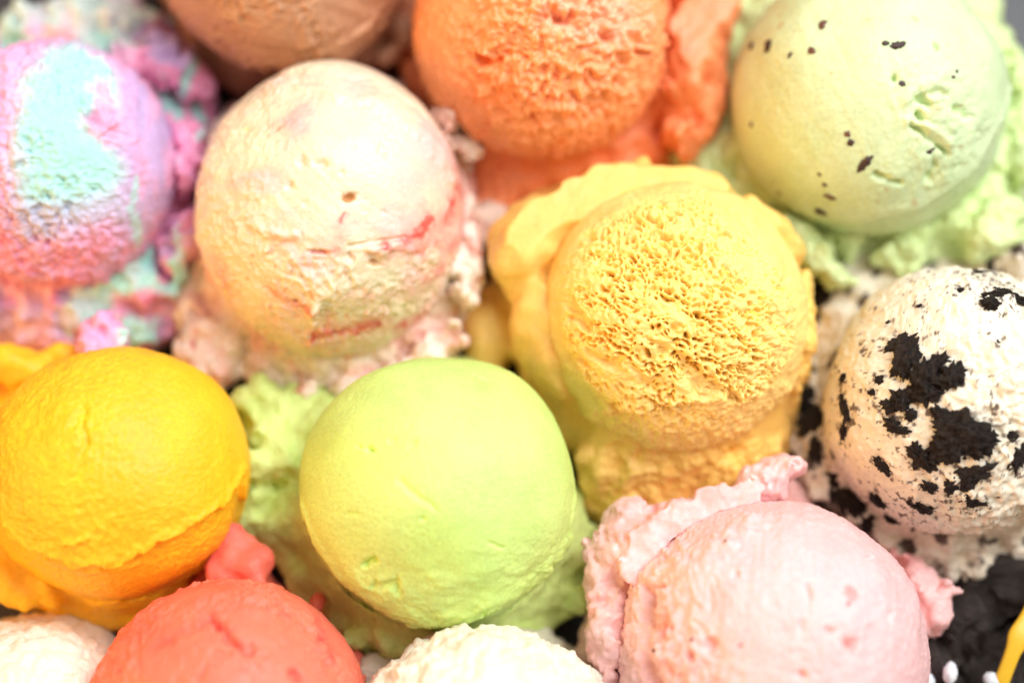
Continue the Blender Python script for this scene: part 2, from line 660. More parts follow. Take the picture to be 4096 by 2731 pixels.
# ------------------------------------------------------------------ the tray under everything
def build_tray():
    n = 64
    m = plain_material('dark_tray_metal', (0.045, 0.045, 0.050), rough=0.45, spec=0.5, bump=0.15, scale=260.0, vary=0.3)
    # a broad flat tray with a gently raised rounded lip
    cx, cy, hw, hh, cr = 0.0, 2.0, 26.0, 22.0, 5.0
    prof = [(-cr * 0.0 - 3.0, 0.0), (-1.2, 0.0), (-0.5, 0.12), (-0.1, 0.5), (0.15, 1.1), (0.5, 1.3), (0.7, 1.15), (0.6, 0.5), (0.2, -0.12), (-1.0, -0.25)]
    loop = []
    for q in range(4):
        a0 = q * math.pi / 2
        ox, oy = [(hw - cr, hh - cr), (-(hw - cr), hh - cr), (-(hw - cr), -(hh - cr)), (hw - cr, -(hh - cr))][q]
        for k in range(n // 4):
            a = a0 + (math.pi / 2) * k / (n // 4 - 1)
            loop.append((cx + ox, cy + oy, math.cos(a), math.sin(a)))
    V, F = [], []
    for off, z in prof:
        for ox, oy, ux, uy in loop:
            V.append((ox + ux * (cr + off), oy + uy * (cr + off), z))
    L = len(loop)
    for i in range(len(prof) - 1):
        for k in range(L):
            k2 = (k + 1) % L
            F.append((i * L + k, i * L + k2, (i + 1) * L + k2, (i + 1) * L + k))
    V.append((cx, cy, 0.0))
    c = len(V) - 1
    for k in range(0, L, 1):
        F.append((c, k, (k + 1) % L, c))
    me = bpy.data.meshes.new('tray')
    faces = [f if f[0] != f[3] else f[:3] for f in F]
    me.from_pydata([tuple(x * CM for x in v) for v in V], [], [tuple(reversed(f)) if len(f) == 4 else f for f in faces])
    me.polygons.foreach_set('use_smooth', np.ones(len(faces), bool))
    me.materials.append(m)
    o = bpy.data.objects.new('tray', me)
    COL.objects.link(o)
    o['kind'] = 'structure'
    tag(o, 'dark grey metal tray showing in the gaps between the scoops', 'tray')
    return o


build_tray()


def mottled(V, base, other, f=1.2, seed=0, amt=0.5, lo=-0.1, hi=0.5):
    t = sstep(lo, hi, fbm(V * f, 3, seed)) * amt
    return mixc(np.tile(base, (len(V), 1)), np.tile(other, (len(V), 1)), t)


def const(c, n):
    return np.tile(np.asarray(c, float), (n, 1))


# ------------------------------------------------------------------ 1 pink and blue swirl
def swirl_colours(P, x, y, seed):
    PINK, AQUA, LAV, PALE = srgb(247, 165, 205), srgb(176, 232, 226), srgb(205, 178, 226), srgb(232, 222, 232)
    q = P * np.array([0.75, 0.45, 0.6])
    w = np.stack([fbm(q, 2, seed + 1), fbm(q, 2, seed + 2), fbm(q, 2, seed + 3)], 1)
    s = fbm(P * np.array([1.0, 0.42, 0.7]) + w * 1.6, 3, seed)
    t = fbm(P * np.array([1.2, 0.5, 0.8]) - w * 1.4, 3, seed + 9)
    c = const(PINK, len(P))
    c = mixc(c, const(LAV, len(P)), sstep(-0.05, 0.25, t))
    c = mixc(c, const(AQUA, len(P)), sstep(0.10, 0.22, s))
    c = mixc(c, const(PALE, len(P)), sstep(0.3, 0.45, np.abs(t + s) * 0.8) * 0.4)
    return c, s, t, (PINK, AQUA, LAV, PALE)


def build_swirl():
    b = Ball(215, 655, 500, 250)
    P = b.p
    b.h += 0.10 * fbm(P * 0.5, 2, 3)
    pores = np.clip(0.42 - cells(P * 4.4 * np.array([1, 1.15, 1]), 3), 0, 1)
    zone = sstep(0.05, 0.4, 0.4 - 0.6 * fbm(P * 0.5, 2, 8)) * (1 - b.blob(640, 620, 170, 420))
    b.h -= 0.22 * pores * zone
    b.h += 0.055 * fbm(P * np.array([2.2, 5.5, 3.5]), 4, 5) * (0.35 + 0.65 * zone)
    b.scrape((1, 0.15, 0.1), 16, 1.2, 0.05, 6)
    b.torn(4.5, 0.16, zone, 11, (1, 1.3, 1))
    b.h += 0.05 * b.line([(0, 1060), (200, 1100), (450, 1090), (620, 1000)], 20)
    # gouge with a curled rim
    b.h -= 0.28 * b.blob(370, 465, 40, 16, 38, warp=8) + 0.10 * b.blob(315, 405, 16, 16)
    b.h += 0.10 * b.line([(330, 440), (345, 500), (400, 530), (450, 500)], 14)
    b.h -= 0.10 * b.line([(430, 250), (480, 330), (520, 350)], 14) - 0.09 * b.line([(230, 190), (330, 210), (460, 275)], 26)
    b.lip([(-100, 1090), (100, 1120), (300, 1140), (500, 1090), (640, 980), (720, 800)], 0.10, 16, 14, 4)
    xw, yw = b.warp(70, 0.8, 21)
    c, s, t, (PINK, AQUA, LAV, PALE) = swirl_colours(P, b.x, b.y, 30)
    n = len(P)
    c = const(PINK, n)
    c = mixc(c, const(srgb(236, 184, 224), n), sstep(-0.3, 0.3, t))
    right = sstep(380, 560, xw + 0.10 * (yw - 600))
    c = mixc(c, const(LAV, n), right * sstep(-0.35, 0.1, fbm(P * np.array([2.6, 0.5, 0.9]), 3, 33)))
    aq = 0.24 * fbm(P * 2.2, 4, 39, gain=0.6) + np.clip(b.blob(215, 560, 165, 340, 6, xy=(xw, yw)) * 1.25 + b.blob(330, 330, 140, 120, 0, xy=(xw, yw)) + b.blob(330, 640, 150, 190, -20, xy=(xw, yw)), 0, 1)
    c = mixc(c, const(LAV, n), 0.55 * sstep(0.0, 0.5, aq))
    c = mixc(c, const(AQUA, n), sstep(0.18, 0.95, aq))
    c = mixc(c, const(srgb(196, 200, 228), n), 0.75 * sstep(0.1, 0.8, b.blob(300, 860, 270, 90, -8, xy=(xw, yw))))
    c = mixc(c, const(PINK, n), sstep(0.0, 1.0, b.blob(400, 500, 80, 70, 30, warp=30)) * 0.75)
    c = mixc(c, const(PINK, n), 0.7 * sstep(0.05, 0.95, b.line([(390, 350), (430, 430), (440, 520), (450, 560)], 38, xy=(xw, yw))))
    c = mixc(c, const(AQUA, n), 0.7 * sstep(0.4, 0.8, b.line([(545, 720), (540, 820), (555, 960)], 26, xy=(xw, yw))))
    c = mixc(c, const(srgb(238, 150, 170), n), 0.5 * sstep(960, 1060, yw) * sstep(-0.2, 0.3, fbm(P * np.array([3, 5, 4]), 3, 36)))
    mat = ice_cream_material('pink_blue_swirl_ice_cream', rough=0.55)
    e = scoop('ice_cream_scoop', b, 'porous pink, aqua and lavender swirled scoop with dripping torn edges')
    add_ball(e, b, c, mat)
    out = [(-350, 350), (-100, 150), (0, 90), (160, -10), (400, -70), (600, 30), (700, 110), (770, 190), (845, 320), (840, 430), (800, 560), (790, 800), (790, 950), (735, 1120),
           (700, 1250), (640, 1330), (500, 1370), (420, 1400), (380, 1430), (330, 1390), (250, 1350), (100, 1350), (0, 1330), (-200, 1250), (-420, 900)]
    clumps = [(665, 240, 2.6, 90, 110, 90, 30), (790, 345, 2.3, 70, 60, 60, 0), (500, 250, 3.0, 55, 75, 60, -30), (410, 1360, 3.0, 85, 70, 60, 60),
              (375, 1420, 3.3, 50, 40, 38, 0), (745, 900, 2.5, 45, 70, 60, 0), (700, 1010, 2.3, 60, 60, 60, 0), (600, 1180, 2.0, 110, 55, 50, 30),
              (120, 1230, 1.9, 200, 40, 40, 0), (760, 620, 2.6, 60, 180, 80, 5), (330, 120, 1.6, 330, 110, 120, 0)]
    VF = make_skirt(b, out, 1.5, 0.9, 0.45, 0.22, 0.9, 0.13, 2.8, clumps, seed=31, edge_rag=0.2, jag=0.12)

    def col(V):
        k = swirl_colours((V - b.c) * 0.62, None, None, 52)[0]
        x, y = project(V)
        m = len(V)
        w = 60 * fbm((V - b.c) * 1.2, 2, 53)

        def near(px, py, rx, ry):
            return sstep(0.25, 0.75, np.exp(-((x + w - px) / rx) ** 2 - ((y + w - py) / ry) ** 2))
        k = mixc(k, const(PINK, m), 0.9 * near(390, 1400, 110, 130))
        k = mixc(k, const(srgb(240, 140, 190), m), 0.8 * near(560, 1220, 200, 70))
        k = mixc(k, const(PINK, m), 0.8 * near(790, 960, 80, 200))
        k = mixc(k, const(srgb(226, 196, 222), m), 0.7 * near(120, 1300, 240, 90))
        k = mixc(k, const(srgb(226, 226, 226), m), 0.6 * near(300, 40, 420, 120))
        k = mixc(k, const(PINK, m), 0.8 * near(800, 330, 70, 60))
        k = mixc(k, const(PINK, m), 0.8 * near(500, 240, 60, 110))
        return k
    add_skirt(e, b, VF, col, mat)


# ------------------------------------------------------------------ 2 milk chocolate
def build_chocolate():
    b = Ball(1130, -235, 545, 230, zc=4.1)
    P = b.p
    b.h += 0.16 * fbm(P * 0.42, 2, 63)
    pores = np.clip(0.40 - cells(P * np.array([3.0, 5.0, 4.0]), 63), 0, 1)
    b.h -= 0.22 * pores * sstep(0.0, 0.35, fbm(P * 0.9, 2, 64))
    b.h += 0.018 * fbm(P * np.array([4, 7, 6]), 3, 65)
    b.scrape((0.2, 1, 0.3), 12, 1.0, 0.035, 66)
    b.torn(5.0, 0.18, sstep(-0.15, 0.3, fbm(P * 0.7, 2, 70)), 71, (0.8, 1.6, 1))
    b.h -= 0.09 * b.line([(860, 130), (960, 180), (1100, 205), (1250, 200)], 10) + 0.07 * b.line([(1380, 150), (1480, 80), (1540, 0)], 9)
    b.h += 0.08 * b.line([(1330, 190), (1470, 100), (1500, 60)], 16)
    b.lip([(640, 60), (740, 180), (850, 255), (1000, 275), (1200, 270), (1400, 230), (1560, 120), (1640, 0)], 0.13, 10, 12, 67)
    c = mottled(P, srgb(196, 148, 114), srgb(180, 130, 96), 0.8, 68)
    mat = ice_cream_material('milk_chocolate_ice_cream', rough=0.5, scale=0.0014, sss=0.4)
    e = scoop('ice_cream_scoop', b, 'milk chocolate brown scoop with fine pores and a cut lip')
    add_ball(e, b, c, mat)
    out = [(1720, -150), (1690, 20), (1640, 120), (1600, 180), (1550, 250), (1350, 320), (1100, 345), (930, 340), (800, 250), (700, 120), (620, -50), (560, -250), (700, -700), (1130, -850), (1600, -700)]
    clumps = [(1560, 215, 2.2, 60, 35, 50, 40), (1610, 130, 2.4, 60, 50, 50, 60)]
    VF = make_skirt(b, out, 1.5, 0.9, 0.35, 0.10, 0.9, 0.05, 3.2, clumps, seed=61, bands=0.05, edge_rag=0.12, voxel=0.075)
    add_skirt(e, b, VF, lambda V: mottled(V, srgb(192, 138, 106), srgb(172, 116, 84), 0.8, 69), mat)


# ------------------------------------------------------------------ 3 cream with strawberry ripple
def build_ripple():
    b = Ball(1325, 835, 570, 310, (0.965, 1.05, 1.0))
    P = b.p
    b.h += 0.16 * fbm(P * 0.42, 2, 73)
    left = sstep(1500, 900, b.x + 0.25 * (b.y - 800))
    rough = np.clip(sstep(1350, 800, b.x) * 0.8 + sstep(900, 1100, b.y) * 0.9, 0, 1)
    b.h += 0.05 * fbm(P * 3.2, 4, 74, gain=0.6) * (0.12 + rough)
    pim = np.clip(0.33 - cells(P * 3.4, 75), 0, 1)
    b.h += 0.30 * pim * rough * sstep(-0.1, 0.3, fbm(P * 1.2, 2, 76))
    b.h -= 0.20 * np.clip(0.28 - cells(P * 3.0, 77), 0, 1) * sstep(0.0, 0.4, fbm(P * 1.0, 2, 78))
    b.scrape((0.6, 0.5, 0.7), 9, 1.0, 0.03, 79)
    b.torn(4.2, 0.13, rough * sstep(-0.35, 0.2, fbm(P * 0.9, 2, 88)), 89)
    # pits, cracks and ridges seen in the photo
    for px, py, rx, ry, a, dp in ((1397, 790, 28, 17, -8, .20), (1210, 650, 16, 20, 0, .12), (1290, 660, 28, 14, 0, .12), (1160, 745, 16, 16, 0, .12),
                                  (1280, 1010, 45, 10, 5, .14), (1400, 1020, 12, 16, 0, .12), (1500, 1055, 22, 12, 0, .15), (980, 520, 12, 8, 0, .08),
                                  (1105, 515, 26, 7, -20, .06), (1540, 1230, 20, 10, 0, .1), (1180, 1210, 14, 8, 30, .1)):
        b.h -= dp * b.blob(px, py, rx, ry, a, warp=10, freq=6, seed=px % 50)
    b.h += 0.10 * b.line([(1005, 895), (1060, 925), (1130, 945), (1180, 940)], 20) - 0.05 * b.line([(1010, 915), (1070, 950), (1180, 965)], 16)
    b.h += 0.07 * b.line([(1480, 1010), (1560, 985), (1640, 990)], 22, xy=b.warp(25, 3, 5)) - 0.08 * b.line([(1400, 985), (1480, 975), (1620, 950)], 9)
    b.h += 0.22 * b.blob(1255, 1240, 22, 36, 15, warp=10)
    b.h += 0.06 * b.line([(1100, 350), (1300, 360), (1500, 420), (1700, 560), (1800, 720)], 26, xy=b.warp(30, 1.5, 8))
    b.h -= 0.05 * b.line([(1020, 300), (1250, 290), (1450, 310), (1640, 420), (1770, 560)], 12, xy=b.warp(26, 1.5, 9))
    b.lip([(770, 1100), (850, 1260), (1000, 1390), (1200, 1450), (1450, 1440), (1650, 1360), (1800, 1230), (1880, 1000)], 0.10, 14, 14, 80)
    n = len(P)
    CREAM, PINK, RED, TAN = srgb(241, 226, 196), srgb(243, 208, 198), srgb(214, 78, 76), srgb(214, 152, 92)
    c = const(CREAM, n)
    xw, yw = b.warp(60, 1.1, 81)
    pk = fbm(P * np.array([0.7, 0.9, 0.7]), 3, 82)
    c = mixc(c, const(PINK, n), 0.85 * sstep(0.0, 0.45, pk + 0.25 * sstep(1500, 1850, xw) + 0.22 * sstep(1150, 1300, yw)))
    for px, py, rx, ry, a, s in ((1190, 510, 40, 80, 20, .8), (1250, 440, 30, 40, 20, .5), (1750, 650, 80, 160, -20, .6), (1480, 690, 50, 60, 0, .5), (1000, 730, 120, 30, -10, .5)):
        c = mixc(c, const(srgb(246, 190, 190), n), s * b.blob(px, py, rx, ry, a, xy=(xw, yw)))
    x2, y2 = b.warp(26, 3.0, 84)
    streak = sstep(-0.45, 0.25, fbm(P * np.array([3.0, 5.0, 4.0]), 4, 85, gain=0.6))
    marks = (([(1500, 1000), (1600, 965), (1660, 945)], 13, .7), ([(1640, 955), (1690, 920), (1725, 890)], 26, .95), ([(1795, 880), (1815, 820), (1835, 750)], 15, .8), ([(1375, 860), (1368, 900)], 8, .6),
             ([(1365, 900), (1350, 1000)], 20, .3), ([(1250, 1350), (1340, 1345), (1420, 1330), (1520, 1300)], 18, .85), ([(1320, 1340), (1320, 1280)], 12, .45), ([(1250, 1010), (1330, 1005)], 8, .5),
             ([(1600, 1320), (1680, 1270), (1720, 1250)], 14, .6), ([(1100, 1170), (1180, 1220), (1250, 1250)], 18, .4), ([(1560, 1010), (1680, 1000), (1760, 960)], 26, .5),
             ([(1850, 620), (1875, 800), (1870, 950), (1850, 1080)], 18, .7), ([(790, 760), (830, 730)], 12, .4), ([(1400, 1180), (1520, 1200), (1640, 1170)], 22, .3), ([(860, 1050), (930, 1200)], 20, .3),
             ([(1700, 1120), (1780, 1060), (1830, 980)], 20, .45), ([(1100, 515), (1160, 490)], 9, .4), ([(1180, 470), (1230, 430), (1260, 380)], 30, .2))
    for pts, wd, s in marks:
        c = mixc(c, const(srgb(240, 168, 160), n), np.clip(0.65 * s * b.line(pts, wd * 2.4, xy=(xw * 0.4 + x2 * 0.6, yw * 0.4 + y2 * 0.6), rag=2.5), 0, 0.8))
    for pts, wd, s in marks:
        c = mixc(c, const(RED, n), np.clip(1.1 * s * b.line(pts, wd, xy=(x2, y2), rag=4.0) * streak, 0, 0.9))
    c = mixc(c, const(TAN, n), 0.9 * sstep(0.35, 0.75, b.blob(1397, 790, 34, 20, -8, warp=10, freq=6)))
    c = mixc(c, const(srgb(214, 170, 110), n), 0.7 * sstep(0.3, 0.7, b.blob(1500, 1060, 26, 14, 0, warp=12, freq=6)))
    c = mixc(c, const(srgb(225, 160, 120), n), 0.6 * sstep(0.5, 0.62, noise(P * 5.5, 87)) * sstep(900, 1050, b.y))
    mat = ice_cream_material('strawberry_ripple_ice_cream', rough=0.36, spec=0.5, grain=0.28, coat=0.12)
    e = scoop('ice_cream_scoop', b, 'cream coloured scoop streaked with red and pink strawberry ripple')
    add_ball(e, b, c, mat)
    out = [(1800, 480), (1840, 430), (1880, 520), (1905, 700), (1915, 900), (1895, 1100), (1885, 1300), (1800, 1390), (1650, 1480), (1480, 1560), (1380, 1560),
           (1300, 1590), (1190, 1550), (1010, 1520), (950, 1450), (870, 1330), (810, 1200), (780, 1050), (770, 800), (820, 550), (1000, 360), (1320, 270), (1650, 350)]
    clumps = [(1790, 500, 3.3, 130, 60, 90, 50), (860, 1380, 1.5, 160, 190, 150, 0), (790, 1240, 1.2, 110, 130, 110, 0), (1860, 560, 3.1, 40, 70, 50, 15), (1225, 1575, 1.9, 55, 40, 40, 70), (1210, 1625, 1.6, 24, 45, 30, 10), (1060, 1530, 1.6, 70, 40, 40, 0),
              (1420, 1530, 1.9, 110, 45, 45, 10), (1700, 1420, 2.1, 140, 60, 60, 30), (1850, 1050, 2.6, 55, 200, 90, 0), (1960, 880, 1.6, 60, 60, 50, 0)]
    VF = make_skirt(b, out, 1.7, 1.0, 0.4, 0.16, 1.0, 0.11, 3.4, clumps, seed=71, edge_rag=0.18, jag=0.12, torn=lambda x, y: 1.2 - 0.95 * sstep(1000, 930, x) * sstep(1100, 1200, y))

    def col(V):
        q = V - b.c
        m = len(V)
        k = const(srgb(245, 225, 208), m)
        k = mixc(k, const(srgb(246, 196, 186), m), sstep(-0.1, 0.4, fbm(q * 1.1, 3, 90)))
        return mixc(k, const(RED, m), 0.75 * sstep(0.28, 0.5, fbm(q * np.array([1.4, 1.4, 2.4]), 3, 91)))
    add_skirt(e, b, VF, col, mat)


# ------------------------------------------------------------------ 4 orange, torn and crumbly
def build_orange():
    b = Ball(2170, 110, 535, 280, zc=3.7)
    P = b.p
    b.h += 0.10 * fbm(P * 0.5, 2, 103)
    zone = np.clip(b.blob(2180, 250, 330, 270, 10, warp=90, freq=1.0, seed=3) * 1.5 + 0.5 * b.blob(2400, 100, 240, 300), 0, 1)
    n = fbm(P * 2.1, 4, 104, gain=0.6)
    b.h += 0.22 * zone * (np.abs(n) * 2 - 0.35)
    b.h += 0.14 * zone * fbm(P * 5.0, 3, 105)
    b.h -= 0.22 * zone * np.clip(0.36 - cells(P * 3.0, 106), 0, 1)
    b.h += 0.03 * fbm(P * 4, 3, 107)
    b.scrape((1, 0.1, -0.1), 9, 0.8, 0.04, 108)
    b.torn(3.2, 0.24, zone, 113)
    b.torn(4.0, 0.07, 1 - zone, 114)
    for pts, w, dp in (([(2685, -50), (2690, 120), (2690, 260), (2650, 420), (2600, 500)], 18, .35), ([(1905, 235), (1960, 260), (2000, 245)], 16, .25), ([(2360, 0), (2400, 130), (2440, 160)], 18, .2),
                       ([(2230, 75), (2270, 80), (2290, 65)], 18, .3), ([(2090, 60), (2120, 0)], 14, .12), ([(2540, 200), (2600, 215)], 10, .14), ([(2120, 480), (2150, 490)], 12, .15)):
        b.h -= dp * b.line(pts, w, xy=b.warp(24, 3, 9))
    b.h += 0.14 * b.blob(2230, 20, 120, 50, 10, warp=30) + 0.12 * b.line([(2570, 0), (2600, 100), (2600, 200)], 22, xy=b.warp(20, 3, 4))
    b.lip([(1640, 300), (1760, 430), (1950, 580), (2150, 650), (2350, 620), (2500, 540), (2640, 400)], 0.16, 22, 18, 109)
    c = mottled(P, srgb(252, 164, 110), srgb(248, 146, 84), 0.8, 110)
    c = mixc(c, const(srgb(252, 182, 150), len(P)), 0.7 * sstep(0.2, 0.7, b.blob(2350, 60, 230, 130, 10, warp=60)))
    c = mixc(c, const(srgb(240, 120, 50), len(P)), 0.8 * sstep(0.62, 0.72, noise(P * 2.6, 111)))
    mat = ice_cream_material('orange_sherbet', rough=0.4, spec=0.45, coat=0.08)
    e = scoop('ice_cream_scoop', b, 'bright orange scoop with a torn craggy face')
    add_ball(e, b, c, mat)
    out = [(2960, -80), (2920, 100), (2870, 300), (2800, 470), (2740, 580), (2720, 740), (2600, 720), (2450, 740), (2200, 780), (2020, 860), (1960, 880), (1880, 720), (1780, 560), (1650, 380),
           (1600, 150), (1640, -100), (1800, -400), (2200, -520), (2700, -400)]
    clumps = [(2810, 60, 3.2, 130, 420, 230, -14), (2770, 420, 2.6, 120, 230, 170, -20), (2560, 600, 1.9, 140, 60, 60, 30), (2000, 790, 1.4, 90, 90, 60, 0), (1690, 300, 1.6, 60, 60, 60, 0)]
    VF = make_skirt(b, out, 1.5, 1.1, 0.45, 0.20, 0.9, 0.10, 2.7, clumps, seed=101, edge_rag=0.15, jag=0.06, voxel=0.07, torn=lambda x, y: 1.0 - 0.65 * sstep(2660, 2740, x))
    add_skirt(e, b, VF, lambda V: mottled(V, srgb(250, 154, 104), srgb(244, 126, 76), 0.9, 112), mat)


# ------------------------------------------------------------------ 5 mint with chocolate chips
CHIPS = [(3290, 100, 15, 20, 20), (3000, 180, 16, 24, 0), (3070, 185, 22, 24, 10), (3250, 205, 16, 12, 30), (3590, 180, 30, 14, -20), (3540, 178, 14, 10, 0),
         (2925, 490, 14, 18, 0), (2995, 500, 10, 12, 0), (3400, 575, 12, 12, 0), (3390, 535, 14, 12, 20), (3455, 655, 42, 17, -55), (3610, 335, 15, 12, 0),
         (3325, 785, 22, 12, 25), (3285, 840, 24, 16, 10), (3720, 610, 24, 10, -30), (3120, 770, 9, 9, 0), (3300, 740, 10, 9, 0), (3830, 290, 8, 10, 60), (3810, 310, 10, 6, 0),
         (3280, 695, 9, 7, 0), (3165, 225, 14, 9, -30)]


def build_mint():
    b = Ball(3475, 405, 572, 290)
    P = b.p
    b.h += 0.16 * fbm(P * 0.42, 2, 123)
    b.h += 0.014 * fbm(P * 4, 3, 124)
    b.h -= 0.14 * np.clip(0.26 - cells(P * 3.2, 125), 0, 1) * sstep(0.0, 0.3, fbm(P * 1.0, 2, 126))
    b.h -= 0.10 * np.clip(0.25 - cells(P * np.array([5.5, 3.6, 4]), 127), 0, 1) * sstep(3400, 2950, b.x)
    rough = np.clip(b.blob(3760, 470, 190, 140, 30, warp=60, freq=1.5) * 1.3 + b.blob(3720, 680, 150, 130, 0, warp=60, freq=1.5), 0, 1)
    b.h += 0.11 * rough * fbm(P * 2.6, 4, 128, gain=0.55)
    b.scrape((0.9, 0.3, 0.2), 8, 0.8, 0.02, 129)
    for pts, w, dp in (([(3650, 510), (3700, 540), (3740, 570), (3780, 610)], 12, .2), ([(3500, 690), (3560, 720), (3600, 735)], 10, .2), ([(3690, 400), (3720, 415)], 18, .24), ([(3840, 440), (3870, 470)], 18, .24),
                       ([(3680, 460), (3690, 480)], 12, .2), ([(3740, 670), (3720, 720)], 16, .16), ([(3575, 310), (3580, 318)], 10, .2), ([(3740, 190), (3742, 195)], 7, .15), ([(3650, 70), (3655, 72)], 9, .15),
                       ([(3900, 30), (3940, 60)], 14, .12), ([(3780, 380), (3740, 370)], 14, .1)):
        b.h -= dp * b.line(pts, w, xy=b.warp(16, 4, 11))
    b.h += 0.08 * b.line([(3630, 480), (3720, 515), (3790, 570)], 22) + 0.06 * b.line([(3600, 420), (3700, 330), (3830, 300)], 24, xy=b.warp(30, 2, 12))
    b.lip([(2890, 480), (2960, 650), (3080, 780), (3250, 870), (3450, 890), (3700, 830), (3900, 680), (4030, 450), (4050, 300)], 0.10, 7, 14, 130)
    c = mottled(P, srgb(214, 233, 184), srgb(202, 227, 170), 0.7, 131)
    c = mixc(c, const(srgb(196, 170, 120), len(P)), 0.6 * sstep(0.62, 0.72, noise(P * 3.3, 133)))
    mat = ice_cream_material('mint_ice_cream', rough=0.42, spec=0.4, grain=0.23)
    dark = plain_material('dark_chocolate_chip', (0.055, 0.026, 0.020), rough=0.4, spec=0.5, bump=0.4, scale=1500)
    brown = plain_material('brown_nut_piece', (0.16, 0.07, 0.045), rough=0.4, spec=0.5, bump=0.4, scale=1500)
    e = scoop('ice_cream_scoop', b, 'smooth pale mint green scoop flecked with small brown chocolate chips')
    add_ball(e, b, c, mat)
    for k, (px, py, rx, ry, a) in enumerate(CHIPS):
        chip('chocolate_chip', e, b, px, py, rx * 1.1, ry * 1.1, a, dark if k % 3 else brown, 200 + k, thick=0.5, sink=0.36, rough=0.9, n=14, freq=1.9)
    out = [(2800, 420), (2730, 530), (2700, 620), (2750, 760), (2900, 840), (3060, 910), (3130, 960), (3200, 1020), (3370, 1060), (3380, 1110), (3460, 1010), (3550, 1000), (3650, 1050),
           (3780, 1050), (3900, 1060), (4060, 1030), (4110, 900), (4130, 700), (4120, 400), (4070, 150), (3990, 0), (3800, -200), (3400, -300), (3000, -150), (2850, 200)]
    clumps = [(2800, 640, 1.8, 80, 110, 70, 20), (3290, 1060, 2.3, 110, 60, 70, -30), (3190, 960, 2.5, 110, 55, 60, -40), (3600, 1010, 2.2, 110, 60, 60, 20), (3960, 940, 2.5, 130, 110, 110, 0),
              (4040, 860, 2.5, 80, 80, 90, 0), (4060, 500, 2.2, 80, 300, 140, -8), (2960, 780, 2.0, 120, 50, 60, -40)]
    VF = make_skirt(b, out, 1.7, 1.0, 0.4, 0.16, 0.9, 0.10, 2.6, clumps, seed=121, edge_rag=0.2, jag=0.12, torn=lambda x, y: 1.25 - 1.05 * sstep(3850, 3980, x) * sstep(880, 760, y))
    add_skirt(e, b, VF, lambda V: mottled(V, srgb(218, 234, 174), srgb(192, 220, 144), 0.9, 132), mat)
    k = np.argmin(np.hypot(*(np.array(project(VF[0])) - np.array([[3475], [915]]))) - VF[0][:, 2] * 20)
    chip('chocolate_chip', e, b, 0, 0, 36, 22, -20, dark, 240, point=(VF[0][k], np.array([0, -0.4, 0.9]) / math.hypot(.4, .9)))


